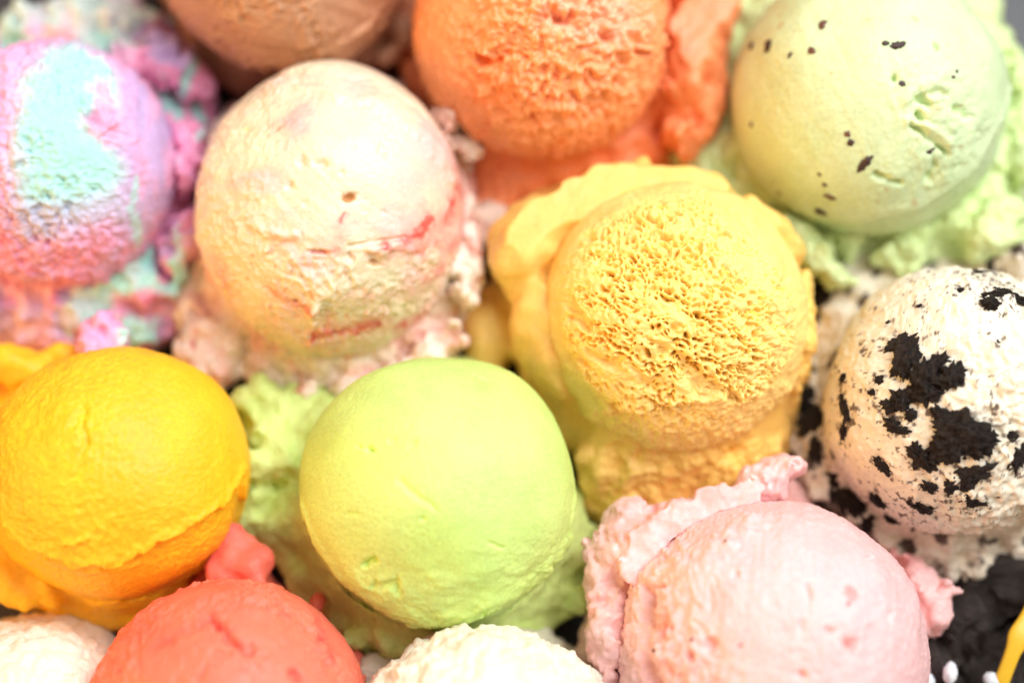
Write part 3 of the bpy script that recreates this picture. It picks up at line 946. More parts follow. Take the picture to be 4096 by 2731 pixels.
# ------------------------------------------------------------------ 6 yellow, open sponge-like face
def build_vanilla():
    b = Ball(2700, 1265, 525, 460)
    P = b.p
    b.h += 0.12 * fbm(P * 0.45, 2, 143)
    xw, yw = b.warp(50, 1.0, 3)
    rad = np.hypot((xw - 2700), (yw - 1260))
    rough = sstep(505, 420, rad) * (1 - 0.8 * b.blob(3080, 1010, 130, 110, 40, xy=(xw, yw)))
    low = sstep(1610, 1650, b.y + 0.12 * (b.x - 2700) + 30 * fbm(P * 2.0, 3, 155))
    rough = np.clip(rough * (1 - 0.8 * low), 0, 1)
    # torn sponge: pits strung along the sweep of the scoop
    a = math.radians(-25)
    q = np.stack([P[:, 0] * math.cos(a) + P[:, 1] * math.sin(a), -P[:, 0] * math.sin(a) + P[:, 1] * math.cos(a), P[:, 2]], 1)
    q = q + 0.12 * np.stack([noise(P * 3, 1), noise(P * 3, 2), noise(P * 3, 3)], 1)
    dens = sstep(-0.30, 0.30, fbm(q * np.array([0.7, 1.9, 1.2]), 3, 144))
    c1 = cells(q * np.array([5.0, 7.5, 6.5]), 145)
    c2 = cells(q * np.array([8.5, 11.5, 10.0]), 146)
    pit = sstep(0.50, 0.16, c1) * dens + 0.7 * sstep(0.46, 0.2, c2) * sstep(0.1, 0.8, dens + 0.25)
    b.h -= 0.26 * pit * rough
    b.h += 0.10 * fbm(q * np.array([2.6, 6.0, 4.5]), 4, 147, gain=0.6) * rough
    b.h -= 0.16 * rough * sstep(0.15, 0.5, fbm(q * np.array([0.55, 2.4, 1.2]), 2, 148))
    b.h += 0.05 * rough
    b.torn(5.5, 0.10, 0.25 + 0.75 * low, 156)
    # ragged edge where the torn face ends above the smoother foot
    b.h += 0.10 * np.exp(-((b.y + 0.12 * (b.x - 2700) + 30 * fbm(P * 2.0, 3, 155) - 1600) / 26) ** 2) * b.front * sstep(2250, 2400, b.x) * (0.6 + fbm(P * 5, 3, 157))
    # wavy drawn bands on the smooth rim
    rim = sstep(430, 480, rad) * (1 - low)
    b.h += 0.05 * np.sin(rad / 20 + 3.0 * fbm(P * 0.8, 2, 150)) * rim
    b.lip([(2190, 1480), (2260, 1600), (2330, 1680), (2480, 1765), (2650, 1800), (2850, 1770), (3050, 1680), (3200, 1500)], 0.22, 16, 14, 152, ridge=0.35)
    c = mottled(P, srgb(251, 216, 132), srgb(249, 204, 108), 0.8, 153)
    mat = ice_cream_material('yellow_custard_ice_cream', rough=0.45, scale=0.0012, radius=(1.0, 0.8, 0.25), sss=0.55, spec=0.4, grain=0.25)
    e = scoop('ice_cream_scoop', b, 'pale yellow scoop with a torn sponge-like pitted face and smooth folded collar')
    add_ball(e, b, c, mat)
    out = [(1975, 850), (1950, 950), (1970, 1070), (2030, 1200), (2060, 1400), (2100, 1560), (2200, 1720), (2300, 1810), (2330, 1930), (2450, 2000), (2570, 2040), (2700, 2030), (2900, 1990), (3080, 1890),
           (3170, 1770), (3225, 1550), (3235, 1250), (3200, 1000), (3080, 860), (2850, 750), (2650, 690), (2400, 690), (2150, 750)]
    clumps = [(2110, 960, 3.2, 150, 200, 190, -25), (2190, 1330, 2.8, 130, 300, 190, 14), (2330, 820, 3.5, 300, 110, 200, 32), (2640, 1900, 1.9, 260, 90, 80, 0), (2420, 1850, 2.3, 130, 55, 60, -25),
              (2950, 1850, 2.2, 180, 100, 90, 30), (3180, 1300, 2.8, 60, 300, 170, 0), (3050, 920, 3.3, 190, 80, 150, -42), (2700, 760, 3.6, 260, 80, 150, -5), (1960, 1330, 1.2, 130, 200, 130, 0), (2420, 1990, 1.0, 140, 100, 110, 0),
              (2640, 690, 4.2, 40, 32, 36, 30)]

    def torn_front(x, y):
        return 0.12 + 1.0 * sstep(1680, 1830, y) * sstep(2250, 2500, x) + 0.7 * sstep(3120, 3220, x) * sstep(1000, 1200, y)
    VF = make_skirt(b, out, 1.9, 1.5, 0.5, 0.10, 0.8, 0.13, 2.5, clumps, seed=141, edge_rag=0.10, bands=0.06, voxel=0.055, torn=torn_front)
    add_skirt(e, b, VF, lambda V: mottled(V, srgb(251, 208, 116), srgb(247, 193, 92), 0.9, 154), mat)


# ------------------------------------------------------------------ 7 cookies and cream
CRUMBS = [(3620, 1430, 46, 70, 20), (3590, 1370, 60, 30, -10), (3700, 1510, 62, 70, 10), (3690, 1570, 60, 45, 0), (3745, 1450, 46, 28, -20), (3805, 1500, 42, 48, 10), (3850, 1730, 105, 75, 25),
          (3800, 1790, 80, 60, -20), (3900, 1760, 70, 60, 20), (3780, 1680, 50, 36, 30), (3600, 1600, 40, 40, 0), (3560, 1620, 46, 30, 0), (3640, 1660, 22, 22, 0), (3690, 1840, 60, 40, 30),
          (3660, 1800, 30, 34, 0), (3380, 1640, 26, 60, -10), (3370, 1720, 20, 44, 0), (3530, 1860, 50, 24, 25), (3910, 1890, 70, 36, -25), (3870, 1930, 40, 44, 0), (3800, 1950, 24, 40, 0),
          (3720, 1950, 30, 26, 0), (3890, 2000, 46, 30, 10), (3680, 2030, 52, 34, 15), (3510, 2000, 36, 28, 30), (3570, 2070, 30, 26, 0), (3980, 1190, 60, 26, -40), (4040, 1180, 60, 28, 30),
          (3960, 1220, 34, 30, 0), (3930, 1090, 34, 20, 10), (3840, 1165, 22, 12, 0), (4080, 1830, 30, 50, 10), (4060, 1750, 24, 20, 0), (3570, 1700, 40, 26, 20), (3610, 1720, 30, 16, 0), (3520, 1520, 22, 16, 0),
          (3490, 1570, 16, 12, 0), (3370, 1510, 22, 18, 0), (3990, 1370, 10, 10, 0), (3660, 1100, 30, 14, -10), (3740, 1640, 22, 26, 0), (3550, 1290, 10, 8, 0), (3680, 1230, 12, 8, 0)]


def build_cookie_scoop():
    b = Ball(3840, 1615, 530, 280)
    P = b.p
    b.h += 0.16 * fbm(P * 0.42, 2, 163)
    b.h += 0.06 * fbm(P * 3.0, 4, 164, gain=0.6) * (0.3 + 0.9 * sstep(3700, 3900, b.x))
    b.h -= 0.14 * np.clip(0.34 - cells(P * 3.6, 165), 0, 1) * sstep(-0.1, 0.3, fbm(P * 0.8, 2, 166))
    b.scrape((0.3, 1, 0.5), 10, 1, 0.035, 167)
    b.torn(4.2, 0.14, 0.35 + 0.65 * sstep(3700, 3900, b.x), 176)
    b.h += 0.05 * b.line([(3470, 1230), (3560, 1150), (3700, 1090)], 30)
    b.lip([(3320, 1750), (3400, 1950), (3560, 2080), (3750, 2130), (3950, 2110), (4100, 2000)], 0.12, 14, 14, 168)
    n = len(P)
    c = mottled(P, srgb(240, 231, 211), srgb(234, 220, 192), 0.8, 169)
    # crumb dust rubbed into the cream round the bigger crumbs
    near = np.zeros(n)
    for px, py, rx, ry, a in CRUMBS:
        near = np.maximum(near, b.blob(px, py, rx * 2.0 + 20, ry * 2.0 + 20, a))
    sp = fbm(P * 7.0, 3, 171, gain=0.65) + 0.25 * fbm(P * 1.5, 2, 172)
    dust = sstep(0.34, 0.50, sp + 0.32 * near - 0.02)
    c = mixc(c, const(srgb(70, 48, 40), n), 0.9 * dust)
    c = mixc(c, const(srgb(150, 130, 118), n), 0.30 * sstep(0.3, 0.9, near) * sstep(-0.2, 0.4, fbm(P * 2.4, 3, 173)))
    mat = ice_cream_material('cookies_and_cream_ice_cream', rough=0.5, spec=0.35, grain=0.40)
    dark = plain_material('chocolate_cookie_crumb', (0.020, 0.011, 0.008), rough=0.45, spec=0.45, bump=1.0, scale=1100, vary=1.0, dist=0.0016)
    e = scoop('ice_cream_scoop', b, 'white scoop studded with black chocolate cookie crumbs')
    add_ball(e, b, c, mat)
    for k, (px, py, rx, ry, a) in enumerate(CRUMBS):
        chip('cookie_crumb', e, b, px, py, rx, ry, a, dark, 300 + k, thick=0.6, sink=0.36, rough=1.15, n=28, freq=2.4)
    out = [(3380, 1000), (3280, 1180), (3240, 1400), (3180, 1600), (3130, 1830), (3230, 1950), (3400, 2100), (3560, 2230), (3690, 2270), (3780, 2330), (3850, 2260), (3950, 2290), (4000, 2190), (4096, 2260),
           (4300, 2150), (4450, 1800), (4450, 1400), (4300, 1050), (4000, 1000), (3700, 1010)]
    clumps = [(3640, 2210, 1.7, 110, 60, 55, 0), (3770, 2270, 1.5, 45, 70, 45, 10), (3920, 2240, 1.6, 50, 70, 45, 0), (3400, 2030, 1.9, 160, 60, 60, -45), (4080, 2220, 1.6, 60, 60, 50, 0), (4060, 1040, 2.2, 90, 60, 60, 0)]
    VF = make_skirt(b, out, 1.5, 1.0, 0.35, 0.14, 1.0, 0.09, 3.2, clumps, seed=161, edge_rag=0.18, jag=0.12)

    def col(V):
        q = V - b.c
        k = mottled(q, srgb(240, 228, 208), srgb(226, 206, 180), 0.9, 174)
        blot = sstep(0.12, 0.22, fbm(q * np.array([1.5, 1.5, 1.5]), 4, 175, gain=0.55))
        return mixc(k, const(srgb(58, 38, 32), len(V)), 0.93 * blot)
    add_skirt(e, b, VF, col, mat)
    V = VF[0]
    sx, sy = project(V)
    rng = np.random.default_rng(5)
    for k, (px, py, r) in enumerate(((3290, 1200, 60), (3260, 1300, 55), (3240, 1480, 40), (3230, 1620, 55), (3250, 1700, 60), (3260, 1800, 45), (3330, 1930, 60), (3400, 2010, 60), (3450, 2080, 40), (3360, 1130, 50), (3960, 1040, 40), (3150, 1850, 60))):
        i = np.argmin(np.hypot(sx - px, sy - py) - V[:, 2] * 30)
        chip('cookie_crumb', e, b, 0, 0, r * rng.uniform(0.9, 1.5), r * rng.uniform(0.4, 0.9), rng.uniform(40, 130), dark, 380 + k, thick=0.45, sink=0.34, rough=1.0, n=24, freq=2.4, point=(V[i], np.array([-0.45, -0.3, 0.84])))


# ------------------------------------------------------------------ 8 lime sorbet
def build_lime():
    b = Ball(1752, 1965, 540, 280)
    P = b.p
    b.h += 0.16 * fbm(P * 0.42, 2, 183)
    b.h += 0.010 * fbm(P * 7, 3, 184, gain=0.7)
    b.h -= 0.10 * np.clip(0.22 - cells(P * 2.4, 185), 0, 1) * sstep(0.1, 0.4, fbm(P * 0.9, 2, 186))
    for pts, w, dp in (([(1600, 1920), (1680, 1990), (1730, 2030)], 12, .05), ([(1485, 1795), (1490, 1800)], 9, .12), ([(1450, 1785), (1452, 1787)], 7, .10), ([(1640, 1785), (1660, 1775)], 8, .06),
                       ([(1455, 2255), (1500, 2245)], 12, .12), ([(1500, 2340), (1580, 2335), (1590, 2360)], 14, .10), ([(1960, 2170), (2010, 2195)], 8, .06), ([(1390, 2050), (1425, 2055)], 9, .06),
                       ([(1560, 1765), (1580, 1760)], 6, .06), ([(1690, 2075), (1700, 2078)], 7, .08), ([(1900, 1500), (1960, 1530)], 9, .05)):
        b.h -= dp * b.line(pts, w, xy=b.warp(14, 4, 14))
    b.h += 0.08 * sstep(2150, 2350, b.y + 0.15 * (b.x - 1750)) * fbm(P * np.array([1.2, 4.0, 2.4]), 4, 187)
    b.h += 0.04 * b.line([(1400, 2300), (1560, 2420), (1720, 2480), (1950, 2440), (2150, 2330), (2280, 2150)], 24, xy=b.warp(20, 3, 15))
    b.lip([(1210, 2020), (1260, 2170), (1350, 2310), (1500, 2430), (1650, 2490), (1800, 2490), (1980, 2420), (2150, 2330), (2270, 2170), (2300, 2000)], 0.09, 12, 12, 188)
    c = mottled(P, srgb(208, 238, 138), srgb(198, 234, 122), 0.6, 189)
    mat = ice_cream_material('lime_sorbet', rough=0.42, spec=0.4, grain=0.35, grain_scale=1500, sss=0.6, scale=0.002, radius=(0.8, 1.0, 0.4))
    e = scoop('ice_cream_scoop', b, 'smooth lime green sorbet scoop with a frosty grain')
    add_ball(e, b, c, mat)
    out = [(2290, 1950), (2380, 2120), (2365, 2250), (2330, 2390), (2150, 2540), (1950, 2570), (1750, 2630), (1500, 2640), (1380, 2560), (1250, 2430), (1130, 2300), (1060, 2190), (960, 2110), (980, 1950),
           (975, 1800), (965, 1580), (1080, 1500), (1300, 1520), (1600, 1430), (2000, 1480), (2240, 1750)]
    clumps = [(1040, 1600, 1.9, 90, 90, 70, 0), (1090, 1850, 2.2, 95, 90, 80, 0), (1010, 1990, 1.8, 60, 60, 60, 0), (1040, 2090, 1.6, 80, 60, 60, 0), (1420, 2540, 1.9, 50, 40, 40, 0), (1560, 2560, 2.0, 60, 36, 40, 0),
              (2330, 2380, 1.8, 60, 40, 50, 30), (1080, 1730, 2.0, 60, 70, 60, 0), (1700, 2560, 1.9, 150, 40, 40, 10)]
    VF = make_skirt(b, out, 1.5, 1.2, 0.45, 0.14, 0.9, 0.06, 2.8, clumps, seed=181, edge_rag=0.16, jag=0.08, bands=0.06)
    add_skirt(e, b, VF, lambda V: mottled(V, srgb(220, 239, 150), srgb(198, 229, 112), 0.9, 190), mat)


# ------------------------------------------------------------------ 9 mango sorbet
def build_mango():
    b = Ball(475, 1895, 507, 260)
    P = b.p
    b.h += 0.16 * fbm(P * 0.42, 2, 203)
    wet = sstep(650, 300, b.x + 0.2 * (b.y - 1800)) * 0.6 + 0.4 * sstep(1950, 2100, b.y)
    b.h += 0.028 * fbm(P * 3.6, 4, 204, gain=0.62) * (0.30 + wet)
    b.torn(6.5, 0.06, np.clip(0.25 + wet, 0, 1) * sstep(2330, 2230, b.y + 0.25 * (480 - b.x) * (b.x > 480)), 209)
    b.h -= 0.07 * b.line([(290, 1700), (340, 1650), (330, 1800), (300, 1900)], 16, xy=b.warp(40, 2, 16))
    b.h += 0.05 * b.line([(200, 2180), (290, 2170), (360, 2150)], 12, xy=b.warp(20, 3, 17))
    b.lip([(-60, 2000), (20, 2100), (110, 2180), (200, 2215), (260, 2235), (300, 2270), (380, 2245), (480, 2268), (540, 2220), (600, 2190), (760, 2110), (900, 2010), (985, 1880)], 0.17, 12, 10, 206, ridge=0.35)
    b.h += 0.05 * b.line([(180, 2240), (330, 2310), (450, 2300), (560, 2270)], 9, xy=b.warp(12, 3, 18))
    c = mottled(P, srgb(254, 197, 40), srgb(253, 187, 28), 0.7, 207)
    mat = ice_cream_material('mango_sorbet', rough=0.45, spec=0.4, grain=0.40, sss=0.7, scale=0.003, radius=(1.0, 0.6, 0.15))
    e = scoop('ice_cream_scoop', b, 'deep golden yellow mango sorbet scoop with a ragged lip')
    add_ball(e, b, c, mat)
    out = [(985, 1750), (960, 1950), (830, 2200), (740, 2340), (590, 2460), (430, 2510), (300, 2480), (150, 2430), (0, 2390), (-200, 2250), (-300, 1900), (-200, 1550), (-50, 1430), (100, 1395), (250, 1380),
           (400, 1420), (700, 1470)]
    clumps = [(60, 1470, 2.4, 130, 80, 90, -20), (230, 1440, 2.2, 100, 60, 60, 0), (60, 2330, 2.3, 180, 90, 90, -25), (560, 2440, 1.4, 120, 50, 45, 10), (120, 2260, 2.6, 130, 45, 50, -35)]
    VF = make_skirt(b, out, 1.5, 1.1, 0.45, 0.10, 0.9, 0.04, 2.4, clumps, seed=201, edge_rag=0.12, bands=0.05)
    add_skirt(e, b, VF, lambda V: mottled(V, srgb(255, 198, 42), srgb(253, 182, 24), 0.9, 208), mat)


# ------------------------------------------------------------------ 10 coral strawberry sorbet
def build_coral():
    b = Ball(915, 2900, 540, 220)
    P = b.p
    b.h += 0.16 * fbm(P * 0.42, 2, 223)
    b.h += 0.02 * fbm(P * 4, 3, 224)
    b.h -= 0.12 * np.clip(0.3 - cells(P * 3.6, 225), 0, 1) * sstep(0.0, 0.3, fbm(P * 0.9, 2, 226))
    for pts, w, dp in (([(840, 2480), (890, 2500), (910, 2540), (960, 2590), (1000, 2600)], 16, .18), ([(850, 2610), (920, 2610)], 9, .10), ([(790, 2720), (820, 2660)], 8, .1), ([(1170, 2690), (1190, 2710)], 14, .14),
                       ([(620, 2580), (700, 2530), (800, 2500)], 14, .05)):
        b.h -= dp * b.line(pts, w, xy=b.warp(18, 3, 19))
    b.scrape((0.4, 1, 0.3), 8, 0.8, 0.03, 227)
    b.torn(4.5, 0.15, sstep(-0.2, 0.3, fbm(P * 0.8, 2, 231)), 232)
    b.lip([(360, 2900), (430, 2700), (560, 2520)], 0.02)
    n = len(P)
    c = mottled(P, srgb(248, 128, 104), srgb(243, 112, 92), 0.8, 228)
    xw, yw = b.warp(20, 3, 20)
    for pts, w, s in (([(560, 2640), (640, 2570), (730, 2520), (840, 2470)], 22, .45), ([(850, 2480), (900, 2520), (990, 2600)], 26, .6), ([(1290, 2570), (1330, 2620)], 24, .8), ([(1130, 2450), (1170, 2460)], 18, .6),
                      ([(1170, 2690), (1200, 2720)], 22, .7), ([(1260, 2480), (1310, 2560)], 18, .6)):
        c = mixc(c, const(srgb(206, 62, 64), n), 0.6 * s * b.line(pts, w, xy=(xw, yw), rag=8))
    c = mixc(c, const(srgb(214, 72, 70), n), 0.55 * sstep(0.3, 0.6, fbm(P * 3.0, 4, 229, gain=0.65)))
    mat = ice_cream_material('coral_strawberry_sorbet', rough=0.42, spec=0.4, sss=0.6, radius=(1.0, 0.4, 0.3))
    e = scoop('ice_cream_scoop', b, 'coral red strawberry sorbet scoop with darker red fruit flecks')
    add_ball(e, b, c, mat)
    out = [(330, 2950), (420, 2700), (540, 2500), (640, 2400), (740, 2310), (820, 2240), (900, 2190), (1000, 2180), (1090, 2320), (1250, 2480), (1400, 2600), (1500, 2800), (1450, 3200), (920, 3500), (380, 3300)]
    clumps = [(940, 2200, 2.7, 95, 100, 60, 0), (1010, 2270, 2.8, 90, 75, 55, 30), (905, 2270, 2.8, 80, 65, 50, 0), (1030, 2345, 3.0, 38, 65, 36, 10), (800, 2230, 2.4, 50, 16, 16, 10), (775, 2225, 2.4, 18, 24, 18, 0),
              (1270, 2410, 2.0, 36, 45, 40, 0), (1420, 2640, 1.6, 40, 40, 40, 0)]
    VF = make_skirt(b, out, 1.3, 0.5, 0.35, 0.08, 0.9, 0.04, 2.6, clumps, seed=221, edge_rag=0.08)
    add_skirt(e, b, VF, lambda V: mottled(V, srgb(246, 122, 104), srgb(232, 94, 86), 0.9, 230), mat)


# ------------------------------------------------------------------ 11 pale pink strawberry
def build_pink():
    b = Ball(3085, 2625, 595, 290, (1.0, 1.0, 1.0))
    P = b.p
    b.h += 0.16 * fbm(P * 0.42, 2, 243)
    left = sstep(3050, 2650, b.x - 0.3 * (b.y - 2500))
    b.h += 0.05 * fbm(P * np.array([4.2, 2.2, 3]), 4, 244, gain=0.6) * (0.12 + left)
    b.scrape((1, -0.12, 0.1), 14, 0.8, 0.03, 245)
    b.torn(3.8, 0.17, np.clip(left * 1.2 - 0.1, 0, 1), 252, (1.5, 0.8, 1))
    b.torn(6.0, 0.03, 1 - left, 253)
    b.h -= 0.12 * np.clip(0.26 - cells(P * 2.6, 246), 0, 1) * sstep(-0.05, 0.3, fbm(P * 0.9, 2, 247))
    for px, py, rx, ry, a, dp in ((3400, 2370, 24, 32, -20, .2), (3400, 2580, 24, 34, -30, .2), (3230, 2360, 8, 28, -10, .12), (3320, 2520, 26, 8, 10, .14), (2830, 2570, 24, 30, 0, .2), (2755, 2625, 10, 18, 20, .16),
                                  (2945, 2295, 10, 10, 0, .12), (3480, 2230, 20, 8, 0, .1), (3560, 2460, 8, 20, 0, .08), (3210, 2700, 20, 16, 0, .16), (3205, 2500, 10, 26, 0, .08), (2800, 2430, 8, 12, 0, .08)):
        b.h -= dp * b.blob(px, py, rx, ry, a, warp=14, freq=5, seed=px % 60)
    b.h -= 0.40 * b.line([(2600, 2360), (2580, 2440), (2570, 2550), (2580, 2650), (2620, 2760)], 19, xy=b.warp(10, 2, 21), rag=1.2)
    b.h -= 0.20 * b.line([(2600, 2350), (2650, 2345)], 9) + 0.30 * b.blob(2640, 2500, 40, 50, 10, warp=20)
    b.h += 0.10 * b.line([(2660, 2480), (2680, 2560), (2640, 2640)], 18, xy=b.warp(16, 3, 22))
    b.h += 0.12 * b.line([(2760, 2330), (2850, 2230), (2960, 2130), (3000, 2080)], 40, xy=b.warp(40, 2, 23)) * (0.6 + 0.6 * fbm(P * 4, 3, 248))
    b.lip([(2300, 2300)], 0.0)
    n = len(P)
    c = mottled(P, srgb(245, 197, 197), srgb(243, 184, 182), 0.7, 249)
    c = mixc(c, const(srgb(240, 150, 145), n), 0.4 * sstep(0.35, 0.6, fbm(P * 4.0, 4, 250, gain=0.65)))
    for px, py, rx, ry in ((3400, 2375, 20, 26), (3400, 2585, 18, 26), (2835, 2570, 22, 26), (2640, 2490, 40, 50), (3325, 2520, 20, 8)):
        c = mixc(c, const(srgb(240, 140, 120), n), 0.35 * b.blob(px, py, rx, ry, 0, warp=10, freq=5))
    mat = ice_cream_material('pale_strawberry_ice_cream', rough=0.42, spec=0.42, grain=0.31)
    e = scoop('ice_cream_scoop', b, 'pale pink strawberry scoop with a deep crack and torn upper flap')
    add_ball(e, b, c, mat)
    seedm = plain_material('strawberry_seed', (0.03, 0.02, 0.02), rough=0.4, bump=0.2)
    for k, (px, py, rx, ry, a) in enumerate(((2617, 2600, 8, 14, 80), (2960, 2580, 5, 12, 60), (3385, 2420, 7, 6, 0), (2770, 2560, 6, 9, 40), (2910, 2180, 8, 6, 0))):
        chip('strawberry_seed', e, b, px, py, rx, ry, a, seedm, 420 + k, thick=0.6, sink=0.25, rough=0.15, n=7)
    out = [(2310, 2720), (2340, 2470), (2390, 2320), (2420, 2150), (2440, 2070), (2600, 2020), (2800, 1970), (2960, 1900), (3120, 1860), (3230, 1960), (3400, 2140), (3600, 2240), (3760, 2360), (3790, 2450),
           (3770, 2520), (3700, 2560), (3720, 2800), (3500, 3200), (3000, 3350), (2500, 3200), (2300, 2950)]
    clumps = [(2560, 2150, 3.3, 190, 120, 120, 20), (2470, 2110, 3.2, 55, 70, 70, 0), (2740, 2110, 3.8, 220, 110, 130, 25), (3060, 1930, 3.2, 150, 80, 110, 25), (2660, 2260, 4.2, 150, 120, 90, 35), (2810, 2170, 4.6, 170, 80, 75, 32), (2940, 2070, 4.3, 150, 80, 80, 35), (2440, 2500, 3.2, 90, 220, 130, 0), (2440, 2330, 3.1, 80, 90, 90, 0),
              (3730, 2430, 2.2, 50, 80, 70, 20), (3680, 2300, 2.2, 90, 40, 60, -40), (2900, 2030, 4.2, 120, 60, 60, 35)]
    VF = make_skirt(b, out, 1.9, 1.0, 0.4, 0.18, 1.1, 0.07, 2.2, clumps, seed=241, edge_rag=0.15, jag=0.08, bands=0.07, voxel=0.06)
    add_skirt(e, b, VF, lambda V: mottled(V, srgb(245, 196, 194), srgb(241, 166, 160), 1.0, 251), mat)


# ------------------------------------------------------------------ 12, 13 white scoops at the lower edge
def build_white(cx, cy, r, label, seed, z=ZC, out=None, clumps=(), n=240):
    b = Ball(cx, cy, r, n, zc=z)
    P = b.p
    b.h += 0.10 * fbm(P * 0.6, 2, seed + 1)
    b.h += 0.11 * fbm(P * np.array([1.6, 3.6, 2.4]), 4, seed + 2, gain=0.6)
    b.torn(3.4, 0.20, np.full(len(P), 1.0), seed + 3, (0.8, 1.3, 1))
    c = mottled(P, srgb(238, 232, 216), srgb(232, 220, 194), 0.9, seed + 4)
    mat = ice_cream_material('white_coconut_ice_cream', rough=0.5, spec=0.35)
    e = scoop('ice_cream_scoop', b, label)
    add_ball(e, b, c, mat)
    if out is None:
        out = [(cx + r * 1.15 * math.cos(a), cy - r * 1.15 * math.sin(a)) for a in np.linspace(0, 2 * math.pi, 24)[:-1]]
    VF = make_skirt(b, out, 1.4, 0.9, 0.4, 0.16, 1.0, 0.09, 2.8, clumps, seed=seed + 5, voxel=0.075)
    add_skirt(e, b, VF, lambda V: mottled(V, srgb(238, 230, 214), srgb(230, 216, 190), 1.0, seed + 6), mat)


build_swirl()
build_chocolate()
build_ripple()
build_orange()
build_mint()
build_vanilla()
build_cookie_scoop()
build_lime()
build_mango()
build_coral()
build_pink()
build_white(1940, 3110, 560, 'rough white coconut scoop between the coral and pale pink scoops', 260, n=180,
            clumps=[(1750, 2590, 2.6, 120, 50, 60, 20), (1500, 2690, 1.6, 80, 50, 50, 0)])
build_white(120, 2990, 480, 'low creamy white scoop below the golden mango sorbet', 280, z=1.9, n=130)


# ------------------------------------------------------------------ broken chocolate cookies
def cookie_piece(px, py, z, r, tilt, spin, a0, a1, seed, mat, label):
    """broken wafer: a wedge of a thick disc with ridged rim and crumbled break"""
    na, nr, th = 26, 9, 0.75
    ang = np.linspace(math.radians(a0), math.radians(a1), na)
    rs = np.linspace(0.0, 1.0, nr)
    R = px2cm(r)
    V, F = [], []
    for side, zz in ((0, th / 2), (1, -th / 2)):
        for i, q in enumerate(rs):
            for a in ang:
                rim = 1 + (0.05 * math.cos(a * 22) if i == nr - 1 else 0)
                V.append((R * q * rim * math.cos(a), R * q * rim * math.sin(a), zz * (1 - 0.25 * (i == nr - 1)) + (0.10 * math.cos(q * 15) if side == 0 else 0)))
    V = np.array(V)
    o = na * nr
    for s in (0, 1):
        for i in range(nr - 1):
            for k in range(na - 1):
                q = s * o + i * na + k
                f = (q, q + na, q + na + 1, q + 1)
                F.append(f if s == 0 else f[::-1])
    for k in range(na - 1):
        q = (nr - 1) * na + k
        F.append((q, q + o, q + o + 1, q + 1))
    for i in range(nr - 1):
        q = i * na
        F.append((q, q + o, q + o + na, q + na))
        q = i * na + na - 1
        F.append((q + na, q + na + o, q + o, q))
    V = V + 0.22 * np.stack([fbm(V * 1.8, 3, seed), fbm(V * 1.8, 3, seed + 1), fbm(V * 1.8, 3, seed + 2)], 1)
    cen = V.mean(0)
    V = V - cen
    cs, sn = math.cos(spin), math.sin(spin)
    M1 = np.array([[cs, -sn, 0], [sn, cs, 0], [0, 0, 1]])
    tx, ty = tilt
    Mx = np.array([[1, 0, 0], [0, math.cos(tx), -math.sin(tx)], [0, math.sin(tx), math.cos(tx)]])
    My = np.array([[math.cos(ty), 0, math.sin(ty)], [0, 1, 0], [-math.sin(ty), 0, math.cos(ty)]])
    V = V @ M1.T @ Mx.T @ My.T
    p = at(px, py, z)
    p[2] = max(p[2], -V[:, 2].min())
    o_ = mesh_object('cookie_piece', V, F, mat, None, smooth=True, offset=None)
    o_.location = Vector(p * CM)
    tag(o_, label, 'cookie', 'broken chocolate cookies heaped on the tray')
    return o_


cookie_mat = plain_material('chocolate_cookie', (0.030, 0.019, 0.015), rough=0.55, spec=0.5, bump=1.0, scale=420, vary=0.5, dist=0.0016)
COOKIES = [(4000, 2400, 1.3, 240, (0.25, -0.3), 0.4, 0, 190), (3870, 2540, 1.3, 190, (0.7, 0.6), 2.2, 0, 200), (3750, 2620, 1.2, 170, (-0.5, 0.5), 1.0, 10, 190), (4060, 2560, 0.7, 220, (0.4, 0.2), 3.4, 0, 170),
           (3900, 2670, 1.0, 190, (-0.6, 0.4), 5.0, 0, 180), (4010, 2780, 0.9, 280, (0.2, -0.4), 1.7, 0, 150), (3800, 2760, 0.6, 260, (0.1, 0.2), 0.2, 0, 170), (4150, 2330, 0.8, 280, (-0.3, -0.3), 2.8, 0, 160)]
WORDS = ['flat broken dark cookie wedge under the white crumb-studded scoop', 'steeply tipped broken dark cookie leaning between other cookie pieces', 'broken dark cookie tucked against the pale pink scoop',
         'broken dark cookie beside the yellow strip', 'ridged broken dark cookie on top of the heap', 'broken dark cookie reaching past the yellow strip',
         'broken dark cookie lying flat under the heap by the white nubs', 'broken dark cookie half hidden behind the white crumb-studded scoop']
for k, (c_, w_) in enumerate(zip(COOKIES, WORDS)):
    cookie_piece(*c_, 500 + 7 * k, cookie_mat, w_)

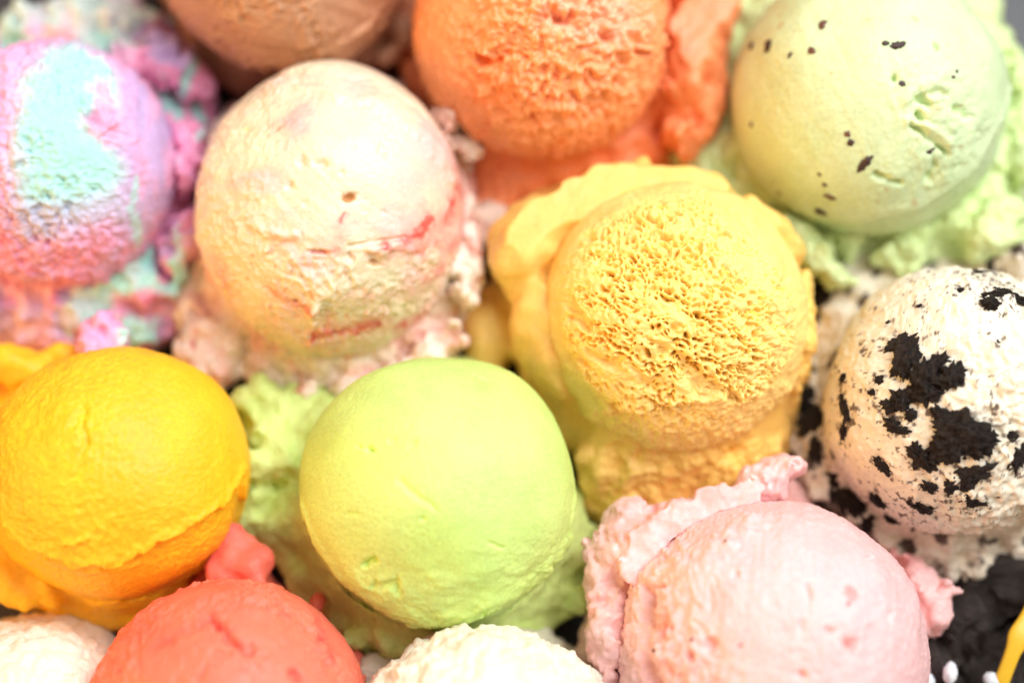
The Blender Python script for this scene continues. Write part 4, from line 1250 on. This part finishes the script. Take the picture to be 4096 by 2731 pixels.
nub_mat = plain_material('white_sugar_nub', (0.72, 0.74, 0.78), rough=0.4, bump=0.1, vary=0.08, sss=0.4)
for k, (px, py, z, rx, ry, w_) in enumerate(((3705, 2722, 2.0, 36, 30, 'small bluish white sugar nub against the pale pink scoop'), (3800, 2690, 2.2, 44, 28, 'elongated white sugar nub lying on the broken cookies'),
                                             (3970, 2720, 2.0, 40, 30, 'pinkish white crumb by the yellow strip'))):
    v, f = blob_mesh(1.0, 600 + k, 16, 0.3)
    v = v * np.array([px2cm(rx), px2cm(ry), px2cm(min(rx, ry))])
    o_ = mesh_object('sugar_nub', v, f, nub_mat)
    o_.location = Vector(at(px, py, z) * CM)
    o_.rotation_euler = (0, 0, 0.4 + k)
    tag(o_, w_, 'nub', 'white nubs on the broken cookies')


# yellow strip lying over the edge of the cookies
def build_strip():
    pts = [(3985, 2790, 1.9), (4010, 2715, 2.1), (4050, 2610, 2.3), (4080, 2540, 2.4), (4120, 2450, 2.4), (4190, 2300, 2.2), (4280, 2130, 1.8)]
    P = np.array([at(x, y, z) for x, y, z in pts])
    t = np.linspace(0, len(P) - 1, 50)
    C = np.stack([np.interp(t, np.arange(len(P)), P[:, k]) for k in range(3)], 1)
    for _ in range(6):
        C[1:-1] = (C[:-2] + 2 * C[1:-1] + C[2:]) / 4
    T = np.gradient(C, axis=0)
    T /= np.linalg.norm(T, axis=1, keepdims=True)
    V, F = [], []
    m = 14
    for i in range(len(C)):
        side = np.cross(T[i], [0, 0, 1.0])
        side /= np.linalg.norm(side)
        up = np.cross(side, T[i])
        taper = min(1, 0.35 + 0.65 * math.sin(math.pi * min(1, (i + 1) / 8) / 2)) * min(1, 0.35 + 0.65 * math.sin(math.pi * min(1, (len(C) - i) / 8) / 2))
        w = px2cm(30) * taper * (1 + 0.5 * math.exp(-((i - 24) / 5) ** 2))
        for k in range(m):
            a = 2 * math.pi * k / m
            V.append(C[i] + side * w * math.copysign(abs(math.cos(a)) ** 0.7, math.cos(a)) + up * 0.09 * math.copysign(abs(math.sin(a)) ** 0.7, math.sin(a)))
    for i in range(len(C) - 1):
        for k in range(m):
            F.append((i * m + k, i * m + (k + 1) % m, (i + 1) * m + (k + 1) % m, (i + 1) * m + k))
    mat = plain_material('yellow_strip', (0.85, 0.50, 0.03), rough=0.35, spec=0.5, bump=0.1, vary=0.06)
    o = mesh_object('yellow_strip', np.array(V), F, mat, offset=C[0])
    tag(o, 'narrow bright yellow strip lying along the edge of the broken cookies', 'strip')


build_strip()
print('script seconds', round(time.time() - T0, 1), 'tris', sum(len(o.data.polygons) * 2 for o in sc.objects if o.type == 'MESH'))
